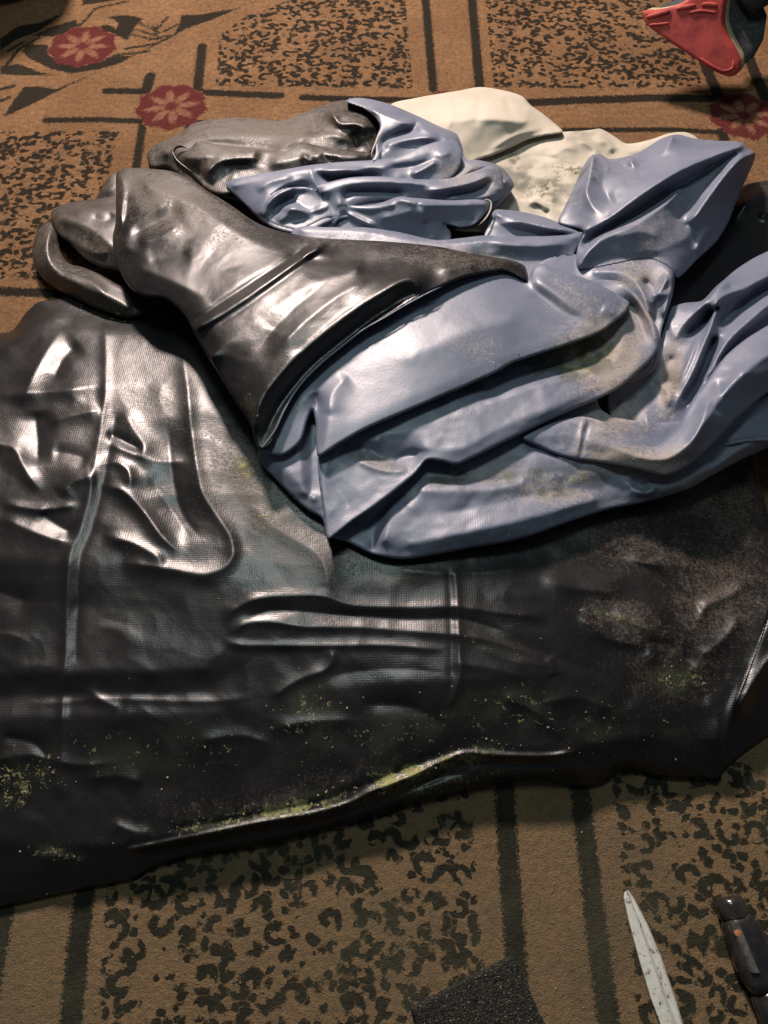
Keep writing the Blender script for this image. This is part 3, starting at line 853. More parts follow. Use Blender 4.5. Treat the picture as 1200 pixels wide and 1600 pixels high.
# dark stack at the top left
cloth('back_roll', M_GREY, TARP,
      [(230, 242, 1.5), (240, 228, 1.5), (258, 219, 2), (277, 211, 2), (300, 194, 2), (333, 186, 2), (385, 184, 2), (440, 188, 2), (462, 180, 2), (482, 173, 2), (512, 162, 3), (540, 156, 3), (575, 165, 4), (596, 190, 5), (600, 240, 6), (560, 300, 6),
       (400, 320, 5), (300, 290, 4), (262, 264, 2), (236, 262, 1.5)],
      lines=[[(255, 240, 4.2), (300, 222, 5.5), (360, 212, 6.3), (440, 210, 6.6), (500, 215, 7)], [(520, 180, 8.5), (560, 182, 9), (580, 200, 9)], [(300, 250, 6), (400, 250, 7.5), (500, 250, 8)]],
      strokes=[([(335, 190), (325, 203), (318, 212)], 8, .5), ([(280, 222), (350, 225), (400, 230), (450, 232)], 6, -.7), ([(420, 246), (470, 215), (520, 212), (560, 222)], 8, .9), ([(480, 178), (492, 195), (485, 215)], 7, -.7),
               ([(522, 165), (520, 180), (530, 193), (560, 195), (575, 205)], 4.5, 1.2, .1), ([(535, 172), (555, 178), (570, 190)], 5, -.9), ([(550, 205), (556, 220), (558, 235)], 5, -1.0), ([(570, 215), (578, 228), (585, 238)], 6, .6)],
      roll=(10, 1.6), soft=3, wrinkle=.25, wcell=9, seed=41, weave=10, dustadd=.25)
cloth('back_roll', M_GREY, TARP,
      [(268, 234, 4.5), (276, 229, 4.8), (296, 232, 5.5), (308, 221, 6.5), (340, 226, 7.2), (400, 232, 7.5), (440, 236, 8), (470, 222, 8.5), (500, 228, 8.6), (560, 236, 9), (582, 240, 9), (560, 262, 8), (480, 270, 7.5), (400, 290, 7), (350, 305, 6.5), (328, 300, 6), (305, 280, 5.0), (292, 268, 4.4), (276, 254, 4.2)],
      lines=[[(290, 245, 6.6), (320, 245, 8), (400, 238, 9)], [(325, 268, 7.6), (345, 252, 8.2), (400, 247, 8.6)], [(340, 290, 6.4), (360, 272, 7), (420, 262, 8)], [(430, 255, 9), (500, 243, 9.4), (560, 246, 9.6)]],
      strokes=[([(300, 255), (312, 275), (328, 290)], 5, -.8), ([(345, 257), (370, 256), (395, 254)], 3.5, -.7), ([(328, 285), (326, 268), (340, 254), (365, 249), (402, 247)], 3.2, .6, .05),
               ([(473, 240), (480, 250), (492, 252)], 4, .7), ([(500, 240), (515, 250), (530, 248)], 4, -.6), ([(425, 250), (455, 232), (500, 236)], 5, .5)],
      roll=(6, 1.4), soft=2.5, wrinkle=.2, wcell=8, seed=42, weave=15, dustadd=.15)
tube('piping', [(303, 270, 5.2), (290, 262, 5.4), (276, 250, 5.6), (270, 238, 5.6), (276, 230, 6.0), (288, 229, 6.4), (297, 234, 6.4)], 0.0022, M_BLACK, TARP)

# blue lining stack, upper middle
cloth('lining_fold', M_BLUE, TARP,
      [(540, 158, 7.5), (553, 153, 7.5), (600, 160, 7.5), (650, 180, 7.5), (690, 199, 7.5), (713, 209, 7.5), (722, 228, 7.5), (727, 247, 7.5), (752, 251, 7), (780, 259, 7), (797, 276, 6.6), (803, 290, 6.2), (788, 311, 6), (768, 330, 6), (700, 345, 7), (560, 330, 7),
       (560, 270, 9), (585, 245, 10), (588, 215, 10), (594, 196, 10), (570, 170, 9)],
      lines=[[(580, 172, 10.2), (640, 195, 10.5), (700, 215, 10)], [(600, 240, 10), (640, 218, 9.5), (680, 219, 10), (708, 222, 10.2)], [(730, 255, 8.4), (770, 268, 8.6), (790, 285, 8)], [(730, 300, 8.4), (780, 290, 8.2)]],
      strokes=[([(596, 240), (600, 222), (625, 210), (650, 196), (647, 180)], 6, -1.8), ([(590, 232), (615, 222), (655, 216), (690, 216)], 6, 1.2), ([(715, 225), (712, 250), (700, 268)], 6, -1.2),
               ([(600, 165), (640, 180), (690, 205)], 8, 0.75), ([(745, 258), (720, 275), (690, 292)], 5, 1.05), ([(780, 262), (750, 285), (700, 300)], 4, 0.9), ([(790, 275), (765, 300), (740, 306)], 4, -0.9), ([(765, 258), (735, 282)], 4, -0.9)],
      roll=(7, 1.0), soft=2.5, wrinkle=.12, wcell=9, seed=51, facet=.05, weave=20)
cloth('lining_fold', M_BLUE, TARP,
      [(353, 291, 6.5), (358, 283, 6.8), (390, 275, 8), (433, 267, 8.6), (483, 258, 9.3), (533, 253, 9.6), (580, 250, 9.8), (620, 245, 9.8), (660, 228, 10.2), (690, 220, 10.2), (715, 222, 9.8), (722, 240, 9.6), (718, 262, 9), (700, 281, 8.6), (665, 290, 8.6), (610, 300, 8.6), (590, 330, 8),
       (520, 345, 8), (470, 365, 7.5), (430, 357, 7), (405, 342, 6.6), (385, 322, 6.4), (368, 306, 6.4)],
      lines=[[(365, 290, 8), (420, 277, 9.5), (478, 266, 10.6), (560, 264, 10.8), (640, 256, 10.8), (700, 240, 11)], [(485, 264, 10.9), (489, 280, 10.6), (495, 292, 10)],
             [(407, 335, 8.4), (415, 312, 9.2), (440, 292, 9.8), (470, 280, 10.2)], [(425, 325, 7.4), (450, 300, 8.4), (480, 292, 9.0)], [(560, 278, 9.6), (620, 280, 9.6), (690, 270, 9.6)]],
      strokes=[([(492, 268), (520, 280), (560, 276), (600, 272)], 5, -1.8), ([(495, 270), (530, 266), (575, 270)], 4, 0.9), ([(600, 262), (650, 258), (690, 245)], 7, -1.05), ([(640, 275), (665, 262), (685, 248)], 5, 0.9), ([(400, 300), (420, 285), (460, 274)], 6, 0.6)],
      roll=(5, .9), soft=2, wrinkle=.1, wcell=9, seed=52, facet=.05, weave=15)
cloth('lining_fold', M_BLUE, TARP,
      [(493, 293, 9.5), (520, 283, 10.2), (550, 277, 10.6), (600, 276, 10.6), (650, 280, 10.4), (700, 279, 10), (735, 270, 9.6), (765, 260, 9.0), (780, 262, 8.8), (786, 280, 8.2), (784, 308, 7.2), (765, 318, 7.2), (700, 318, 8), (640, 312, 8.5), (560, 320, 8.5), (533, 340, 8), (520, 352, 7.5), (513, 335, 8), (505, 310, 8.6)],
      lines=[[(505, 300, 10.5), (530, 290, 11), (580, 284, 11.4), (650, 287, 11.2), (700, 292, 10.6), (760, 276, 10)], [(530, 320, 9.8), (538, 303, 10.2), (570, 297, 10.4), (640, 300, 10), (700, 306, 9.4), (780, 295, 8.8)]],
      strokes=[([(535, 318), (545, 302), (580, 298), (640, 302)], 4, -1.2), ([(655, 300), (690, 296), (740, 285), (770, 270)], 4, 0.9), ([(690, 303), (740, 296), (775, 282)], 4, -0.9), ([(700, 310), (750, 310), (780, 302)], 4, 0.75)],
      roll=(5, .9), soft=2, wrinkle=.08, wcell=9, seed=53, facet=.05, weave=15)
cloth('lining_fold', M_BLUE, TARP,
      [(405, 342, 7), (408, 325, 8), (418, 308, 9), (445, 294, 9.5), (480, 293, 9.8), (500, 300, 9.8), (515, 320, 9.2), (520, 340, 8.4), (528, 352, 7.6), (500, 362, 7), (450, 362, 6.8), (420, 352, 6.8)],
      lines=[[(412, 336, 8.4), (420, 316, 9.6), (438, 302, 10.2), (458, 294, 10.6)], [(428, 330, 7.6), (450, 310, 7.9), (480, 308, 8.4)], [(438, 345, 8.4), (461, 323, 9.6), (486, 340, 8.6)], [(470, 322, 8.2), (495, 330, 8.8), (512, 322, 9.6)]],
      strokes=[([(432, 322), (460, 328), (492, 329), (512, 318)], 3.5, .5)],
      roll=(4, .7), soft=1.8, wrinkle=.06, seed=54, facet=.05, weave=50)
cloth('lining_fold', M_BLUE, TARP,
      [(532, 319, 8.4), (545, 321, 8.6), (590, 318, 9.6), (625, 307, 10.6), (645, 309, 11), (700, 313, 10.2), (762, 315, 9.2), (766, 320, 9), (757, 335, 8.6), (742, 350, 8.2), (720, 355, 8), (693, 350, 8), (704, 362, 7.8), (704, 374, 7.4), (660, 380, 7), (560, 364, 7), (527, 356, 7), (530, 335, 7.6)],
      lines=[[(536, 321, 9.2), (590, 322, 10.2), (628, 312, 12)], [(628, 312, 12), (655, 318, 12.2), (700, 320, 11.4), (757, 318, 10.2)], [(652, 315, 12), (660, 335, 11.2), (664, 345, 10.2)], [(664, 345, 9.6), (690, 352, 9.0)],
             [(545, 335, 8.4), (580, 350, 8.4), (600, 356, 8.6)], [(560, 356, 7.6), (620, 366, 8.2), (680, 372, 8.2)], [(600, 340, 10), (640, 330, 11.4)], [(700, 345, 8.8), (740, 345, 8.6)]],
      strokes=[([(600, 310), (620, 310), (650, 312)], 4, 0.75), ([(535, 328), (560, 342), (588, 355)], 3.5, 0.75), ([(535, 322), (580, 325), (620, 318)], 3, 0.75, .1)],
      roll=(4, .7), soft=1.6, wrinkle=.06, seed=55, facet=.05, weave=0)
tube('piping', [(748, 352, 9.0), (760, 340, 9.3), (767, 326, 9.6), (767, 316, 9.9), (760, 312, 10.1), (752, 315, 10.2)], 0.0016, M_CREAM, TARP)
tube('piping', [(580, 246, 11.2), (582, 236, 11.4), (588, 222, 11.6), (592, 206, 11.6)], 0.0022, M_CREAM, TARP)

# blue lining, upper right: large lifted folds
cloth('lining_fold', M_BLUE, TARP,
      [(757, 366, 7.5), (764, 345, 7.5), (773, 328, 7.5), (790, 328, 7.5), (817, 331, 7.5), (850, 339, 7.5), (872, 347, 8), (912, 360, 9), (912, 400, 9), (820, 400, 8), (750, 395, 7)],
      lines=[[(775, 335, 9), (820, 345, 9), (870, 358, 9.6), (908, 362, 10)], [(770, 352, 8.2), (830, 362, 7.6), (880, 368, 8)]],
      strokes=[([(775, 350), (810, 348), (850, 356), (900, 362)], 5, 0.75)],
      roll=(5, .8), soft=2.5, wrinkle=.06, seed=61, weave=10)
cloth('lining_fold', M_BLUE, TARP,
      [(455, 362, 7.4), (470, 354, 8), (510, 355, 8.6), (567, 355, 9), (620, 362, 9), (683, 375, 9), (720, 372, 9), (755, 368, 9), (800, 369, 9.2), (850, 369, 9.4), (885, 367, 9.6), (911, 363, 10), (903, 385, 10), (897, 398, 10), (906, 419, 10), (940, 440, 10), (850, 460, 10), (700, 450, 9), (500, 420, 9)],
      lines=[[(470, 360, 9), (567, 362, 10.2), (683, 381, 10.6), (760, 376, 11.2), (850, 376, 11.4), (900, 370, 11.2)], [(740, 400, 10), (820, 405, 10.2), (890, 408, 9.8)]],
      strokes=[([(760, 378), (830, 384), (895, 378)], 9, 0.6)],
      roll=(6, .9), soft=3, wrinkle=.06, seed=62, weave=5)
# cloth sweeping down from the lifted folds to the near lobes
cloth('lining_fold', M_BLUE, TARP,
      [(842, 412, 10), (870, 400, 10), (920, 396, 10), (970, 385, 10), (1015, 385, 10), (1046, 405, 11), (1053, 422, 11), (1054, 440, 11), (1050, 465, 11), (1042, 490, 11), (1034, 515, 11), (1031, 540, 10.5), (1020, 580, 10), (960, 600, 10), (900, 560, 10), (850, 480, 10)],
      lines=[[(930, 425, 12), (970, 425, 13), (995, 440, 13.5), (1008, 465, 13.5), (1013, 490, 13)], [(1025, 410, 12), (1048, 426, 13.6), (1050, 450, 13.4), (1038, 490, 12.6)], [(1008, 440, 11.2), (1020, 455, 11.4), (1026, 480, 11.4), (1022, 505, 11)],
             [(985, 470, 11), (1000, 500, 11), (1010, 530, 11)], [(900, 450, 11), (960, 450, 11)]],
      strokes=[([(1012, 466), (1030, 455), (1046, 428)], 4, 1.2), ([(1015, 478), (1030, 462), (1050, 458)], 5, 0.9)],
      roll=(6, .9), soft=2.2, wrinkle=.08, seed=63, weave=30, facet=.05)
cloth('lining_fold', M_BLUE, TARP,
      [(872, 347, 8), (880, 328, 8), (893, 300, 8), (902, 280, 8), (910, 263, 8), (925, 242, 8), (938, 241, 8), (950, 248, 8), (980, 244, 8), (1000, 237, 8), (1018, 226, 8.5), (1033, 217, 9), (1057, 210, 9.5), (1083, 216, 9.5), (1120, 220, 9.5), (1160, 223, 9.5), (1169, 232, 9.5), (1180, 238, 9),
       (1178, 252, 8.5), (1168, 275, 8), (1158, 298, 7.5), (1148, 322, 7), (1140, 343, 7), (1130, 362, 7), (1120, 377, 7), (1090, 405, 8), (1057, 434, 9), (1052, 422, 10.5), (1018, 403, 10.5), (990, 405, 10.5), (960, 411, 10.5), (930, 417, 10.5), (906, 420, 10.5), (900, 410, 10.5), (903, 385, 10.5), (912, 362, 10)],
      lines=[
          [(908, 362, 11.5), (935, 352, 13), (960, 336, 14.5), (1000, 306, 16), (1060, 268, 17), (1120, 242, 16.5), (1158, 228, 15.5)],
          [(915, 380, 9.6), (945, 360, 10.6), (1000, 330, 12), (1060, 292, 13), (1110, 262, 13.5), (1150, 240, 14)],
          [(905, 416, 12), (918, 394, 13.2), (938, 374, 14), (990, 352, 14.5), (1040, 318, 14.8), (1060, 300, 15)],
          [(1072, 352, 12), (1085, 340, 14.2), (1105, 312, 15), (1135, 272, 15.8), (1158, 248, 15.8), (1176, 240, 14)],
          [(1060, 340, 12.4), (1080, 320, 12.6), (1105, 285, 13.4), (1135, 255, 14.2)],
          [(926, 246, 12.2), (920, 280, 12.6), (916, 300, 13), (928, 325, 13), (950, 338, 13.6)],
          [(950, 262, 11.5), (940, 290, 11.8), (955, 315, 12.4)],
          [(1050, 215, 12.8), (1040, 235, 13.2), (1020, 262, 13.5)], [(985, 252, 12.4), (1000, 270, 13)],
          [(925, 410, 11.6), (980, 395, 12.2), (1030, 390, 12.4), (1075, 368, 11.8)],
          [(1088, 395, 9.8), (1100, 372, 10.4), (1115, 345, 10.8), (1140, 300, 11.4)],
      ],
      strokes=[([(960, 372), (1000, 362), (1035, 372)], 8, .35), ([(950, 250), (990, 262), (1020, 250), (1060, 240)], 8, -0.75), ([(1095, 405), (1090, 390), (1098, 370), (1110, 355)], 4, 0.9),
               ([(980, 280), (960, 300), (965, 320)], 8, 0.45)],
      roll=(6, 1.2), soft=2.2, wrinkle=.10, wcell=11, seed=64, weave=40, facet=.12)

# blue lining on the right-hand side, running out of the heap
cloth('lining_fold', M_BLUE, TARP,
      [(1035, 520, 9), (1042, 500, 9.5), (1050, 480, 10), (1072, 473, 10), (1096, 470, 9.5), (1118, 448, 9), (1130, 438, 9), (1150, 421, 8.5), (1178, 403, 8.5), (1205, 390, 8.5), (1285, 350, 8), (1285, 720, 8), (1200, 690, 9), (1100, 700, 9), (1000, 690, 9), (950, 640, 9), (960, 590, 9), (1020, 560, 9)],
      lines=[
          [(1056, 528, 11.4), (1072, 505, 12), (1100, 475, 12.6), (1130, 444, 12.8), (1142, 448, 12.0)], [(1056, 528, 11.4), (1048, 505, 11), (1055, 485, 11)], [(1075, 520, 8.6), (1105, 500, 8.6), (1118, 480, 8.8)],
          [(1049, 650, 10.6), (1062, 622, 12), (1082, 585, 13), (1102, 535, 13.6), (1113, 500, 13.8), (1121, 470, 13.8), (1160, 450, 13), (1220, 420, 12.6), (1280, 390, 12.6)],
          [(1128, 505, 9.2), (1160, 474, 9.6), (1220, 437, 10), (1280, 405, 10)], [(1072, 624, 9.2), (1097, 580, 9.2), (1115, 530, 9.4)],
          [(1085, 625, 11.2), (1105, 590, 12), (1130, 545, 13), (1160, 510, 13.2), (1210, 470, 13), (1280, 430, 13)], [(1130, 565, 9.6), (1150, 540, 9.8), (1200, 500, 10), (1280, 452, 10.2)],
          [(1012, 672, 11.4), (1030, 655, 11), (1048, 648, 10.8)], [(1012, 672, 11.4), (1010, 648, 11)], [(990, 620, 9.6), (1030, 590, 9.6), (1050, 560, 9.6)], [(970, 660, 9.8), (1000, 680, 9.6)],
      ],
      strokes=[([(1040, 570), (1030, 595), (1045, 615), (1042, 640)], 6, 0.75), ([(1105, 600), (1085, 625), (1072, 640)], 3, 0.75), ([(1060, 600), (1078, 560), (1092, 520)], 3, 0.6), ([(1140, 470), (1180, 445), (1230, 420)], 3, 0.75), ([(1150, 525), (1180, 500), (1240, 468)], 3, 0.75), ([(1060, 640), (1090, 600), (1120, 570)], 2.5, 0.6), ([(1180, 450), (1150, 475), (1125, 520)], 4, 0.6), ([(965, 628), (985, 640), (982, 655)], 5, 0.6)],
      roll=(6, .9), soft=2.2, wrinkle=.08, wcell=9, seed=65, weave=50, facet=.08)

# blue lining: broad near lobes, lowest first
cloth('lining_fold', M_BLUE, TARP,
      [(403, 704, 10), (409, 725, 10), (430, 748, 10), (455, 775, 10), (480, 797, 10), (503, 811, 10), (512, 836, 10), (540, 846, 10), (582, 866, 10), (627, 874, 10), (680, 867, 10), (730, 857, 10), (780, 849, 10), (834, 836, 10), (869, 823, 10), (903, 811, 9.6), (955, 795, 9.4), (992, 788, 9), (1020, 781, 9), (1075, 764, 8.6), (1109, 745, 8),
       (1161, 717, 7), (1200, 700, 6.5), (1285, 665, 6), (1285, 580, 9), (1150, 640, 11), (1020, 660, 10.5), (940, 640, 11), (920, 540, 11), (700, 480, 11), (500, 600, 11)],
      lines=[
          [(420, 710, 11.5), (450, 740, 12), (490, 780, 12)], [(445, 665, 12.6), (465, 700, 12.4), (475, 760, 12)], [(486, 640, 12), (487, 700, 11.4), (484, 790, 11)],
          [(600, 845, 12.2), (607, 810, 12), (618, 780, 12)], [(582, 862, 10.6), (588, 830, 10.6), (605, 790, 11)],
          [(640, 850, 12.2), (740, 830, 12.6), (840, 806, 12.4), (930, 780, 11.8)], [(640, 790, 12.6), (680, 800, 12.0), (760, 790, 12.0), (860, 768, 11.6), (950, 765, 11)],
          [(655, 742, 12), (720, 748, 12), (800, 752, 12), (880, 748, 12), (960, 745, 11.4)], [(660, 765, 12.8), (760, 765, 12.6), (820, 752, 12.4)],
          [(980, 770, 10.8), (1040, 765, 11), (1100, 735, 10.6), (1150, 705, 10), (1230, 660, 9.5)], [(1110, 728, 9.4), (1150, 695, 9.2), (1220, 650, 9)], [(820, 700, 12.2), (870, 712, 12.4), (930, 725, 12.2)],
      ],
      strokes=[([(560, 830), (590, 800), (640, 760)], 7, -.4), ([(980, 748), (990, 765), (1012, 772), (1030, 752)], 4, .5), ([(985, 745), (1000, 758), (1015, 756)], 4, -.6), ([(1030, 760), (1025, 778), (990, 785)], 5, -.5), ([(820, 690), (850, 706), (880, 712)], 4, -.5)],
      roll=(10, 1.6), soft=8, wrinkle=.09, wcell=14, seed=71, weave=-2)
cloth('lining_fold', M_BLUE, TARP,
      [(815, 684, 12.4), (850, 665, 12.6), (890, 653, 12.6), (913, 651, 12.8), (940, 658, 12.8), (975, 678, 12.6), (1003, 693, 12.4), (1023, 698, 12.4), (1042, 685, 12.6), (1058, 668, 12.8), (1070, 645, 13), (1085, 620, 13), (1108, 590, 13), (1133, 557, 13), (1165, 530, 13), (1205, 506, 13), (1285, 470, 13),
       (1285, 570, 11.5), (1240, 592, 11.5), (1200, 614, 11.5), (1150, 656, 11.8), (1110, 699, 12), (1078, 727, 12), (1040, 743, 12), (1015, 738, 12), (985, 731, 12), (940, 723, 12), (900, 718, 12), (872, 711, 12), (840, 697, 12)],
      lines=[[(860, 680, 13.4), (900, 682, 13.8), (950, 697, 14), (1000, 714, 14.2), (1040, 718, 14.8), (1070, 700, 15.4), (1100, 662, 16), (1140, 605, 16.4), (1200, 555, 16), (1280, 520, 15.5)],
             [(1045, 736, 13.4), (1080, 712, 14), (1105, 680, 14.4)]],
      strokes=[([(914, 653), (908, 680), (901, 716)], 3.2, .35, .05), ([(920, 655), (914, 680), (907, 716)], 3, -.25, .05), ([(1120, 590), (1126, 620), (1115, 650)], 12, -.5), ([(1140, 575), (1180, 585), (1240, 560)], 12, .5), ([(1075, 720), (1085, 690), (1100, 650), (1110, 620)], 7, .6),
               ([(930, 665), (975, 690), (1010, 702)], 6, .4)],
      roll=(9, 1.6), soft=3.5, wrinkle=.08, wcell=13, seed=72, weave=30)
cloth('lining_fold', M_BLUE, TARP,
      [(498, 710, 13), (497, 735, 12.6), (500, 765, 12.4), (507, 810, 12.2), (513, 843, 12), (524, 836, 12.2), (550, 815, 12.6), (580, 795, 12.8), (615, 769, 13), (650, 739, 13.2), (667, 719, 13.4), (690, 721, 13.4), (713, 726, 13.2), (738, 716, 13.2), (780, 695, 13.2), (850, 661, 13), (900, 638, 13), (940, 621, 12.8), (970, 604, 12.6), (1000, 578, 12.6),
       (1022, 555, 12.8), (1031, 535, 13), (1028, 515, 13.4), (1017, 495, 13.8), (1000, 467, 14), (984, 448, 14), (970, 440, 13.6), (900, 440, 13), (820, 470, 13), (700, 560, 13), (560, 640, 13)],
      lines=[
          [(500, 712, 14), (503, 745, 13.8), (509, 800, 13.4), (514, 836, 13)], [(505, 716, 14), (525, 760, 13.4), (545, 790, 13.2)],
          [(530, 705, 13.4), (560, 722, 13.6), (600, 733, 13.8), (640, 735, 13.8)], [(540, 690, 13.0), (580, 705, 12.8), (600, 718, 12.8), (650, 712, 13)],
          [(570, 680, 13.8), (640, 672, 14.4), (740, 640, 14.8), (850, 600, 14.6), (930, 585, 14)], [(660, 700, 14.6), (720, 700, 15), (800, 660, 15), (900, 620, 14.6), (960, 590, 14)],
          [(760, 610, 13.6), (850, 575, 13), (920, 555, 12.6), (960, 520, 13)],
          [(972, 444, 15), (990, 458, 15.2), (1008, 485, 15.2), (1020, 510, 15), (1024, 530, 14.6)], [(985, 475, 12.8), (1000, 500, 13), (1008, 525, 13.2)], [(980, 490, 13.6), (975, 520, 14), (965, 560, 14)],
      ],
      strokes=[([(560, 700), (575, 690), (600, 690)], 8, .4), ([(555, 718), (600, 735), (640, 736)], 4, .4), ([(615, 740), (625, 715), (670, 705)], 5, -.3), ([(910, 545), (940, 560), (960, 580)], 7, .35)],
      roll=(8, 1.8), soft=7, wrinkle=.09, wcell=14, seed=73, weave=-12)
cloth('lining_fold', M_BLUE, TARP,
      [(404, 700, 12), (412, 690, 12.4), (440, 645, 13), (478, 588, 13.6), (540, 533, 14.2), (600, 490, 14.6), (665, 455, 14.6), (725, 425, 14.4), (790, 412, 14.2), (826, 436, 13.6), (832, 420, 13.8), (843, 412, 14), (870, 420, 14.4), (900, 430, 14.6), (933, 443, 14.8), (967, 461, 14.8), (984, 475, 14.6),
       (976, 490, 14.4), (960, 503, 14.4), (940, 518, 14.6), (900, 534, 14.8), (850, 551, 15), (800, 568, 15), (777, 581, 15), (713, 610, 15), (647, 638, 15), (567, 673, 14.8), (530, 694, 14.6), (497, 713, 14.2), (494, 690, 13.6), (493, 660, 13.4), (488, 640, 13.2), (480, 660, 13.0), (470, 690, 12.6), (440, 712, 12)],
      lines=[
          [(500, 706, 16), (508, 680, 16.2), (512, 645, 16.2), (520, 622, 16.0)], [(640, 560, 17.3), (720, 520, 17.5), (800, 500, 17.2)],
          [(494, 640, 14), (500, 620, 15)], [(560, 660, 16.4), (700, 598, 16.8), (800, 554, 16.6), (900, 520, 16.2), (945, 505, 15.8)],
          [(828, 448, 15.6), (850, 465, 15.4), (883, 490, 15.6), (917, 508, 15.8)], [(836, 436, 16.8), (860, 455, 16.8), (895, 480, 16.6), (930, 497, 16.4)], [(850, 418, 16), (900, 440, 16.6), (950, 465, 16.4), (972, 478, 15.8)],
          [(430, 690, 13.6), (452, 650, 14.4), (475, 615, 15.2)],
      ],
      strokes=[([(497, 706), (493, 660), (497, 630), (490, 612)], 5, -.5, .1), ([(512, 650), (516, 620), (545, 585)], 12, .5), ([(940, 480), (955, 490), (965, 492)], 7, .35)],
      roll=(9, 2.0), soft=18, wrinkle=.08, wcell=22, seed=74, weave=-35, facet=.08, fcell=18)

# the black top flap
cloth('top_flap', M_BLACK, TARP,
      [(183, 268, 6.5), (200, 263, 7), (240, 264, 8), (270, 268, 9), (300, 281, 9.5), (330, 302, 10), (360, 320, 10.5), (385, 338, 11), (405, 350, 11.2), (433, 360, 11.4), (463, 366, 11.8), (493, 371, 12), (600, 377, 12.8), (683, 385, 13), (733, 395, 13.4), (775, 402, 13.8), (805, 408, 14), (820, 416, 14.2), (825, 441, 14.6),
       (804, 430, 15.2), (787, 424, 15.4), (757, 428, 15.8), (725, 435, 16.2), (695, 447, 16.6), (665, 462, 16.8), (632, 480, 16.8), (600, 499, 16.8), (570, 517, 16.6), (540, 540, 16.2), (508, 566, 15.8), (480, 593, 15.4), (460, 619, 15), (445, 645, 14.6), (434, 672, 14), (424, 697, 13.4), (406, 704, 13.4),
       (398, 690, 13.6), (392, 665, 13.8), (376, 640, 13.8), (358, 612, 13.8), (343, 587, 13.8), (320, 550, 13.6), (302, 520, 13.4), (293, 501, 13.2), (278, 482, 12.8), (258, 468, 12.2), (228, 464, 11.4), (204, 450, 10.4), (188, 425, 9.6), (178, 395, 9), (176, 370, 8.6), (180, 350, 8), (181, 310, 7), (181, 288, 6.6)],
      lines=[
          [(190, 280, 9), (192, 310, 9.4), (188, 350, 10), (200, 390, 11)], [(230, 290, 10.5), (300, 320, 12), (380, 370, 13.4), (460, 400, 14.4), (600, 410, 15.2), (720, 410, 15.6), (790, 414, 15.4)],
          [(220, 420, 12), (270, 440, 13.6), (330, 470, 14.8)],
          [(310, 510, 15.4), (400, 445, 15.8), (500, 388, 15.2)],
          [(330, 560, 15.6), (400, 500, 16.6), (480, 450, 17), (560, 420, 16.8)],
          [(396, 670, 15.4), (408, 625, 16.6), (455, 565, 17.6), (530, 500, 18.4), (600, 455, 18.6), (640, 434, 18.4), (656, 440, 18.2), (652, 452, 17.8)],
          [(409, 692, 13.4), (428, 650, 14.0), (480, 580, 15), (550, 522, 15.8), (620, 472, 16.4), (650, 458, 16.8)],
          [(690, 420, 16.6), (740, 412, 16.4)],
      ],
      strokes=[
          ([(296, 507), (350, 470), (400, 437), (450, 405), (492, 376)], 4.0, -.45, .02), ([(303, 517), (360, 482), (410, 448), (460, 412), (508, 376)], 3.6, .42, .02), ([(311, 524), (370, 488), (420, 452), (470, 416), (520, 380)], 3.4, -.22, .02),
          ([(420, 560), (480, 500), (540, 455), (600, 430)], 9, .45), ([(450, 560), (520, 500), (570, 465)], 7, -.3), ([(390, 560), (450, 490), (520, 430)], 8, -.25),
          ([(200, 370), (230, 355), (260, 340), (290, 330)], 10, -.5), ([(215, 380), (250, 370), (285, 350)], 8, .5), ([(190, 290), (186, 320), (180, 350)], 5, .7), ([(200, 300), (196, 340), (180, 375)], 8, -.6),
          ([(185, 345), (200, 355), (240, 330), (270, 310)], 9, .35), ([(230, 410), (260, 400), (300, 400)], 14, -.3), ([(560, 390), (640, 400), (720, 405)], 10, .3), ([(580, 430), (640, 410), (700, 400)], 8, -.3), ([(205, 330), (240, 318), (265, 330)], 10, .3),
      ],
      roll=(7, 1.5), soft=3.2, wrinkle=.10, wcell=15, seed=81, weave=-35, gap=.1)
# weld lines and seams laid over the cloth
def on(pts, up=.08):
    return [(x, y, float(blurC[int((y - GY0) / GS), int((x - GX0) / GS)]) + up) for x, y in pts]


blurC = COMP
tube('seam', on(catmull([(410, 700), (430, 672), (443, 644), (458, 617), (478, 591), (506, 564), (538, 538), (568, 515), (600, 497), (632, 478), (665, 460), (690, 448)], 9.0)), 0.0014, M_BLUE, TARP, 6)

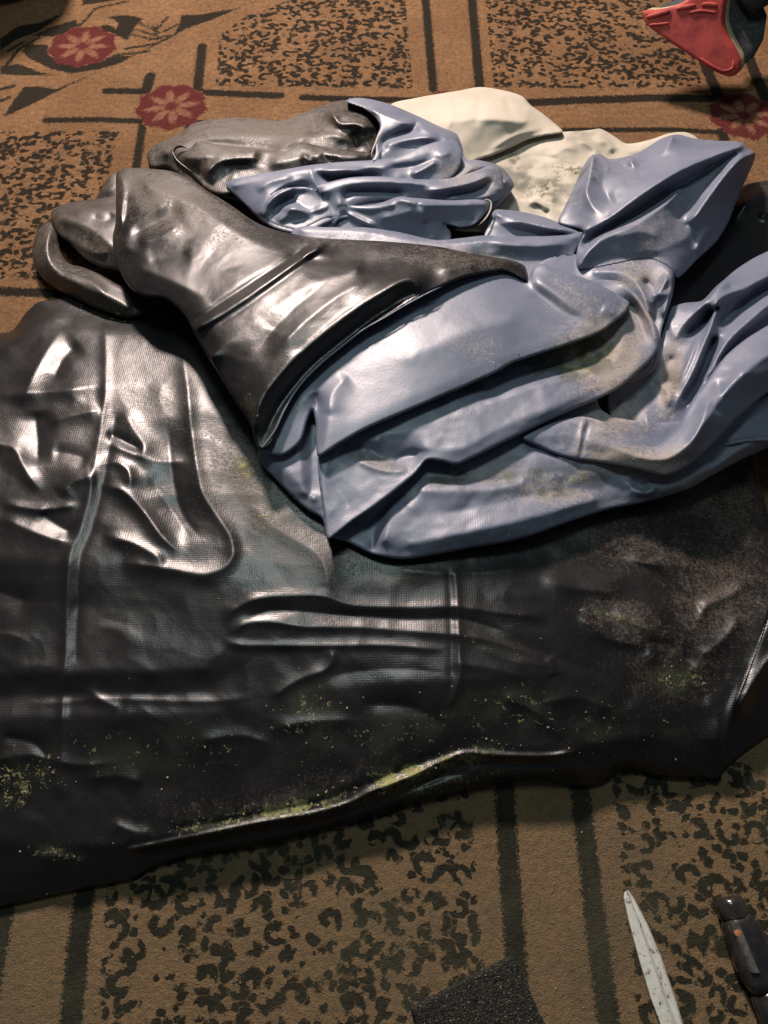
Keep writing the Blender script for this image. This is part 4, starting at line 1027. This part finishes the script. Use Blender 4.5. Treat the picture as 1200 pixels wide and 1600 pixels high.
# ------------------------------------------------------------------ loose bits and small things
def blade_scissors():
    root = empty('scissors', 'rusty steel scissor blades lying point up at the lower right edge', 'scissors', tuple(float(v) for v in unproj(1020, 1500, 0)))
    n = N('worn_steel')
    co = n.obj()
    a = n.noise(co, 90, 6, 0.7); r = n.noise(co, 160, 5, 0.75)
    col = n.mix(n.step(a, 0.35, 0.7), (0.66, 0.69, 0.62), (0.46, 0.48, 0.43))
    col = n.mix(n.mul(n.step(r, 0.565, 0.63), 0.85), col, (0.05, 0.035, 0.03))
    col = n.mix(n.mul(n.step(n.noise(co, 34, 5, 0.7), 0.62, 0.72), 0.85), col, (0.34, 0.13, 0.03))
    mat = n.out(color=col, rough=n.step(a, 0.3, 0.7, 0.38, 0.6), metal=0.35, normal=n.bump(r, 0.3, 0.0004))
    def plate(name, L, R, h0, h1, mat, bev=0.0008):
        """flat tapering blade between a left and a right edge line (x, y), h in m"""
        V = []; F = []
        n_ = len(L)
        for (lx, ly), (rx, ry) in zip(L, R):
            for (qx, qy, h) in ((lx, ly, h0), (lx + (rx - lx) * .06, ly, h1), (lx + (rx - lx) * .80, ry, h1 + .0006), (rx, ry, h0 + (h1 - h0) * .3), (rx, ry, h0)):
                x, y, z = unproj(qx, qy, h); V.append((float(x), float(y), float(z)))
        for i in range(n_ - 1):
            for k in range(5):
                a, b = i * 5 + k, i * 5 + (k + 1) % 5
                F.append((a, a + 5, b + 5, b))
        F.append(tuple(range(5))); F.append(tuple(range((n_ - 1) * 5, n_ * 5))[::-1])
        return mesh_obj(name, V, F, mat, root, smooth=False)
    # lower blade peeps out on the right
    L = [(979, 1392), (984, 1400), (1000, 1445), (1020, 1500), (1045, 1570), (1080, 1680), (1120, 1800)]
    R = [(982, 1391), (990, 1402), (1012, 1444), (1034, 1497), (1058, 1568), (1090, 1678), (1132, 1800)]
    plate('blade', L, R, 0.003, 0.0050, mat)
    L = [(976, 1393), (974, 1402), (982, 1440), (998, 1500), (1016, 1560), (1031, 1600), (1065, 1700), (1100, 1800)]
    R = [(979, 1392), (985, 1402), (1001, 1441), (1022, 1499), (1042, 1558), (1058, 1602), (1084, 1700), (1122, 1800)]
    plate('blade', L, R, 0.0052, 0.0082, mat)


blade_scissors()


def black_handle():
    root = empty('hand_tool', 'glossy black plastic tool handle with rust spot at the lower right edge', 'tool', tuple(float(v) for v in unproj(1170, 1480, 0)))
    m = simple_mat('glossy_black_plastic', (0.012, 0.012, 0.013), 0.18, (0.03, 0.028, 0.026), 40, 0.15)
    mg = simple_mat('worn_grey_plastic', (0.09, 0.085, 0.075), 0.3, (0.03, 0.03, 0.028), 70, 0.2)
    mr = simple_mat('rust', (0.36, 0.15, 0.06), 0.8, (0.20, 0.08, 0.03), 300, 0.5)

    def loft(name, secs, mat, seg=24, flat=0.0):
        """secs: (x, y, half width m, half height m, centre height m)"""
        V = []; F = []
        P = [np.array([float(v) for v in unproj(s[0], s[1], s[4])]) for s in secs]
        for i, s in enumerate(secs):
            T = P[min(i + 1, len(P) - 1)] - P[max(i - 1, 0)]
            T /= np.linalg.norm(T)
            A = np.cross(T, (0, 0, 1)); A /= np.linalg.norm(A)
            for k in range(seg):
                a = 2 * math.pi * k / seg
                ca, sa = math.cos(a), math.sin(a)
                e = 2.0 / (2.0 + flat)
                ca = math.copysign(abs(ca) ** e, ca); sa = math.copysign(abs(sa) ** e, sa)
                V.append(P[i] + A * ca * s[2] + np.array([0, 0, 1]) * sa * s[3])
        for i in range(len(secs) - 1):
            for k in range(seg):
                a, b = i * seg + k, i * seg + (k + 1) % seg
                F.append((a, b, b + seg, a + seg))
        F.append(tuple(range(seg))[::-1]); F.append(tuple(range((len(secs) - 1) * seg, len(secs) * seg)))
        return mesh_obj(name, V, F, mat, root)

    loft('cap', [(1136, 1401, .010, .010, .017), (1137, 1404, .0155, .0150, .017), (1140, 1412, .0170, .0165, .017), (1148, 1432, .0172, .0168, .017), (1149, 1436, .0160, .0155, .017)], m)
    loft('handle', [(1149, 1433, .0150, .0150, .017), (1152, 1440, .0178, .0165, .017), (1162, 1465, .0195, .0170, .017), (1176, 1500, .0215, .0170, .017), (1188, 1528, .0200, .0160, .016), (1196, 1548, .0170, .0150, .016)], m, flat=1.2)
    loft('collar', [(1194, 1545, .0150, .0140, .016), (1198, 1553, .0185, .0165, .016), (1206, 1575, .0185, .0165, .016), (1222, 1625, .0160, .0150, .016), (1240, 1680, .0120, .0120, .016)], m)
    # raised grip plate, ridge strip, side grip and rust spot
    def strip(name, pts, w, h, mat, lift):
        V = []; F = []
        for (x, y) in pts:
            a = np.array([float(v) for v in unproj(x, y, lift)])
            V += [a + (-w, 0, -.002), a + (-w * .7, 0, h), a + (w * .7, 0, h), a + (w, 0, -.002)]
        for i in range(len(pts) - 1):
            for k in range(3):
                F.append((i * 4 + k, i * 4 + k + 1, i * 4 + k + 5, i * 4 + k + 4))
        F.append((0, 1, 2, 3)); e = (len(pts) - 1) * 4; F.append((e + 3, e + 2, e + 1, e))
        return mesh_obj(name, V, F, mat, root, smooth=False)
    strip('grip_plate', [(1148, 1440), (1158, 1465), (1170, 1495), (1181, 1520)], .0055, .0012, mg, .034)
    strip('ridge', [(1138, 1446), (1150, 1475), (1162, 1500), (1177, 1524)], .0012, .0012, mg, .0275)
    strip('side_grip', [(1176, 1438), (1186, 1455), (1198, 1470), (1215, 1490)], .007, .002, m, .022)
    x, y, z = (float(v) for v in unproj(1153, 1458, .0352))
    V = [(x + .0042 * math.cos(a) * (1 + .2 * math.sin(3 * a)), y + .0036 * math.sin(a), z) for a in np.linspace(0, 2 * math.pi, 14, endpoint=False)] + [(x, y, z + .0012)]
    mesh_obj('rust_spot', V, [(i, (i + 1) % 14, 14) for i in range(14)], mr, root)


black_handle()


def sanding_pad():
    n = N('coarse_black_abrasive')
    co = n.obj()
    g = n.noise(co, 420, 3, 0.8)
    v = n.node('ShaderNodeTexVoronoi', {'Vector': co, 'Scale': 520.0})
    col = n.mix(n.step(g, 0.5, 0.72), (0.010, 0.011, 0.009), (0.060, 0.056, 0.042))
    col = n.mix(n.mul(n.step(n.noise(co, 700, 1), 0.66, 0.70), 0.7), col, (0.32, 0.29, 0.2))
    mat = n.out(color=col, rough=0.9, normal=n.bump(n.add(v.outputs['Distance'], g), 1.0, 0.0016), spec=0.3)
    corners = [(640, 1573), (800, 1491), (850, 1606), (880, 1690), (720, 1760)]
    nx = 46
    rs = np.random.RandomState(3)
    V = []; F = []
    c = [(640, 1573), (800, 1491), (868, 1640), (708, 1740)]
    w = [np.array([float(q) for q in unproj(a, b, 0.0)]) for a, b in c]
    for j in range(nx + 1):
        for i in range(nx + 1):
            u, v_ = i / nx, j / nx
            p = w[0] * (1 - u) * (1 - v_) + w[1] * u * (1 - v_) + w[2] * u * v_ + w[3] * (1 - u) * v_
            ed = min(u, 1 - u, v_, 1 - v_)
            h = 0.0135 if ed > 0 else 0.0095
            jit = rs.normal(0, .0006, 3)
            V.append((p[0] + jit[0], p[1] + jit[1], h + jit[2] * .7))
    idx = lambda i, j: j * (nx + 1) + i
    for j in range(nx):
        for i in range(nx):
            F.append((idx(i, j), idx(i, j + 1), idx(i + 1, j + 1), idx(i + 1, j)))
    ring = [idx(i, 0) for i in range(nx)] + [idx(nx, j) for j in range(nx)] + [idx(i, nx) for i in range(nx, 0, -1)] + [idx(0, j) for j in range(nx, 0, -1)]
    b0 = len(V)
    for k in ring:
        V.append((V[k][0] + rs.normal(0, .0005), V[k][1] + rs.normal(0, .0005), 0.0005))
    for k in range(len(ring)):
        k2 = (k + 1) % len(ring)
        F.append((ring[k], ring[k2], b0 + k2, b0 + k))
    o = mesh_obj('abrasive_pad', V, F, mat, None)
    o['label'] = 'coarse black abrasive pad lying at the bottom edge of the carpet'
    o['category'] = 'pad'


sanding_pad()


def shoe():
    root = empty('person', 'raised foot in a red soled sneaker under a dark trouser leg, upper right corner', 'person', tuple(float(v) for v in unproj(1090, 90, 0.05)))
    red = simple_mat('red_rubber', (0.42, 0.045, 0.030), 0.68, (0.24, 0.020, 0.018), 26, 0.4)
    cream = simple_mat('dirty_cream_foam', (0.40, 0.34, 0.20), 0.7, (0.26, 0.21, 0.11), 30, 0.3)
    knit = simple_mat('dark_knit', (0.020, 0.022, 0.024), 0.9, (0.060, 0.060, 0.060), 120, 0.8)

    def ray(px, py):
        a, b, c_ = unproj(px, py, 0.0)
        return np.stack([np.asarray(a), np.asarray(b), np.asarray(c_) - CAMH], -1)
    eye = np.array([0, 0, CAMH])

    def pt(px, py, h):
        return np.array([float(v) for v in unproj(px, py, h)])
    A0, A1, A2 = pt(1143, 122, .062), pt(1002, 18, .120), pt(1125, -20, .165)
    nrm = np.cross(A1 - A0, A2 - A0); nrm /= np.linalg.norm(nrm)
    if np.dot(nrm, eye - A0) < 0: nrm = -nrm                      # towards the viewer: the tread side

    def on_plane(P, off=0.0):
        P = np.asarray(P, float)
        D = ray(P[:, 0], P[:, 1])
        o = A0 + nrm * off
        t = ((o - eye) @ nrm) / (D @ nrm)
        return eye + D * t[:, None]
    O = catmull([(1002, 19), (1004, 32), (1014, 44), (1032, 57), (1048, 69), (1066, 80), (1084, 92), (1102, 105), (1122, 116), (1140, 121), (1152, 114), (1154, 99), (1144, 76), (1133, 56),
                 (1128, 36), (1130, 12), (1133, -14), (1110, -24), (1086, -12), (1066, 4), (1040, 14), (1018, 18)], 4.0, True)
    P = on_plane(O)
    c = P.mean(0)
    axis = -nrm * 0.55 + np.array([0.62, 0.42, 0.25]); axis /= np.linalg.norm(axis)
    n_ = len(P)

    def shell(name, layers, mat, cap0, cap1, parent):
        V = [c + (P - c) * sc + axis * off + np.array(ex) for off, sc, ex in layers]
        m0 = V[0].mean(0); m1 = V[-1].mean(0)
        V = np.vstack(V)
        F = []
        for i in range(len(layers) - 1):
            for k in range(n_):
                k2 = (k + 1) % n_
                F.append((i * n_ + k, i * n_ + k2, (i + 1) * n_ + k2, (i + 1) * n_ + k))
        if cap0:
            V = np.vstack([V, m0[None]]); F += [((k + 1) % n_, k, len(V) - 1) for k in range(n_)]
        if cap1:
            b = (len(layers) - 1) * n_
            V = np.vstack([V, m1[None]]); F += [(b + k, b + (k + 1) % n_, len(V) - 1) for k in range(n_)]
        return mesh_obj(name, V, F, mat, parent)
    up = shell('sneaker', [(.036, .90, (0, 0, 0)), (.046, .93, (.003, 0, .002)), (.065, .90, (.010, 0, .006)), (.090, .76, (.024, .004, .016)), (.110, .52, (.035, .006, .03)), (.118, .25, (.04, .01, .035))], knit, False, True, root)
    shell('sole', [(.000, .80, (0, 0, 0)), (.000, .93, (0, 0, 0)), (.0015, .975, (0, 0, 0)), (.006, 1.0, (0, 0, 0)), (.015, .99, (0, 0, 0))], red, True, False, up)
    shell('midsole', [(.0145, .975, (0, 0, 0)), (.020, .99, (0, 0, 0)), (.033, .97, (0, 0, 0)), (.040, .88, (0, 0, 0))], cream, False, False, up)

    def bar(name, pts, r, mat):
        L = catmull(pts, 3.0)
        Q = on_plane(L, 0.0012)
        T = np.gradient(Q, axis=0); T /= np.linalg.norm(T, axis=1)[:, None]
        A = np.cross(T, nrm)
        f = np.clip(np.minimum(np.arange(len(Q)), len(Q) - 1 - np.arange(len(Q))) / 2.0 + .2, 0, 1)[:, None]
        V = []; F = []
        for k in range(8):
            t = 2 * math.pi * k / 8
            V.append(Q + (A * math.cos(t) * r + nrm * math.sin(t) * r * .55) * f)
        V = np.stack(V, 1).reshape(-1, 3)
        for i in range(len(Q) - 1):
            for k in range(8):
                e, g = i * 8 + k, i * 8 + (k + 1) % 8
                F.append((e, g, g + 8, e + 8))
        return mesh_obj(name, V, F, mat, up)
    for p, w in [([(1010, 27), (1030, 22), (1048, 17)], .0045), ([(1056, 14), (1072, 11), (1088, 8)], .0045), ([(1096, 7), (1110, 7), (1122, 9)], .0045), ([(1076, 20), (1096, 17), (1120, 20)], .003),
                 ([(1014, 39), (1030, 38), (1046, 36)], .0028)]:
        bar('tread_bar', p, w, red)
    bar('heel_rim', [(1092, 90), (1112, 103), (1132, 111), (1145, 106), (1146, 94)], .0028, red)
    # trouser leg rising out of the picture
    a = c + axis * .085 + np.array([.035, .01, .02])
    secs = [(a, .040), (a + np.array([.03, .02, .03]), .050), (a + np.array([.07, .05, .08]), .058), (a + np.array([.12, .10, .16]), .066), (a + np.array([.18, .18, .27]), .074), (a + np.array([.24, .28, .40]), .08)]
    V = []; F = []
    m_ = 28
    for i, (q, rr) in enumerate(secs):
        T = secs[min(i + 1, 5)][0] - secs[max(i - 1, 0)][0]; T /= np.linalg.norm(T)
        e1 = np.cross(T, (0, 0, 1)); e1 /= np.linalg.norm(e1); e2 = np.cross(e1, T)
        for k in range(m_):
            t = 2 * math.pi * k / m_
            w = rr * (1 + .07 * math.sin(3 * t + i) + .05 * math.sin(5 * t + 2 * i))
            V.append(q + e1 * math.cos(t) * w + e2 * math.sin(t) * w)
    for i in range(5):
        for k in range(m_):
            F.append((i * m_ + k, i * m_ + (k + 1) % m_, (i + 1) * m_ + (k + 1) % m_, (i + 1) * m_ + k))
    F.append(tuple(range(m_))[::-1]); F.append(tuple(range(5 * m_, 6 * m_)))
    mesh_obj('trouser_leg', V, F, knit, root)


shoe()


def corner_thing():
    m = simple_mat('black_leather', (0.014, 0.013, 0.013), 0.5, (0.03, 0.028, 0.026), 30, 0.3)
    # rounded, slightly sagging bag, made tall so its shadow darkens the corner
    cx, cy, _ = (float(v) for v in unproj(-70, -75, 0.06))
    V = []; F = []
    nu, nv = 40, 20
    for j in range(nv + 1):
        t = math.pi * j / nv - math.pi / 2
        for i in range(nu):
            a = 2 * math.pi * i / nu
            r = math.cos(t) ** 0.55 if math.cos(t) > 0 else 0
            w = 1 + 0.05 * math.sin(3 * a + 1) + 0.03 * math.sin(7 * a)
            V.append((cx + .24 * r * math.cos(a) * w, cy + .16 * r * math.sin(a) * w, .15 + .15 * math.copysign(abs(math.sin(t)) ** .7, math.sin(t)) * (1 + .06 * math.sin(5 * a))))
    for j in range(nv):
        for i in range(nu):
            F.append((j * nu + i, j * nu + (i + 1) % nu, (j + 1) * nu + (i + 1) % nu, (j + 1) * nu + i))
    o = mesh_obj('bag', V, F, m, None)
    o['label'] = 'dark soft bag just showing in the upper left corner'
    o['category'] = 'bag'


corner_thing()


def crumbs():
    """dry scraps and grit scattered over cloth and carpet, each a little chip"""
    rs = np.random.RandomState(8)
    n = N('dry_scraps')
    geo = n.node('ShaderNodeNewGeometry')
    col = n.mix(geo.outputs['Random Per Island'], (0.12, 0.10, 0.04), (0.46, 0.40, 0.24))
    mat = n.out(color=col, rough=0.85)
    V = []; F = []

    pat = lattice_noise((420, 340), 4.5, 77) + .6 * lattice_noise((420, 340), 2.2, 78)

    def chip(px, py, size):
        if pat[int(np.clip(py / 4, 0, 419)), int(np.clip(px / 4, 0, 339))] < 0.12:
            return
        if not (-60 < px < 1260):
            return
        h = float(comp_at(px, py)) if GY0 <= py <= GY1 else 0.0
        x, y, z = (float(v) for v in unproj(px, py, h / 100 + .0006))
        a0 = rs.rand() * 6.28
        k = 5
        b = len(V)
        el = 0.35 + rs.rand() * 0.65
        for i in range(k):
            a = i * 2 * math.pi / k
            u, w = size * math.cos(a) * (0.7 + .5 * rs.rand()), size * el * math.sin(a) * (0.7 + .5 * rs.rand())
            V.append((x + u * math.cos(a0) - w * math.sin(a0), y + u * math.sin(a0) + w * math.cos(a0), z + rs.rand() * size * .35))
        V.append((x, y, z + size * .5))
        for i in range(k):
            F.append((b + i, b + (i + 1) % k, b + k))

    for (cx, cy, rx, ry, a, s) in MOSS:
        m = int(15 * s * math.sqrt(rx * ry) / 20)
        a = math.radians(a)
        for _ in range(m):
            u, v = rs.normal(0, .75) * rx, rs.normal(0, .75) * ry
            chip(cx + u * math.cos(a) - v * math.sin(a), cy + u * math.sin(a) + v * math.cos(a), .0005 + .0011 * rs.rand() ** 2)
    for (cx, cy, rx, ry, a, s) in DUST:
        for _ in range(int(8 * s)):
            chip(cx + rs.normal(0, .8) * rx, cy + rs.normal(0, .8) * ry, .0005 + .0007 * rs.rand())
    for _ in range(120):
        chip(rs.uniform(0, 1200), rs.uniform(440, 1400), .0005 + .0006 * rs.rand())
    for _ in range(70):
        chip(rs.uniform(0, 1200), rs.uniform(1240, 1600), .0005 + .0011 * rs.rand() ** 2)
    o = mesh_obj('dry_crumbs', V, F, mat, None, smooth=False)
    o['kind'] = 'stuff'
    o['label'] = 'yellowish dry crumbs scattered over the tarpaulin and carpet'
    o['category'] = 'crumbs'


crumbs()
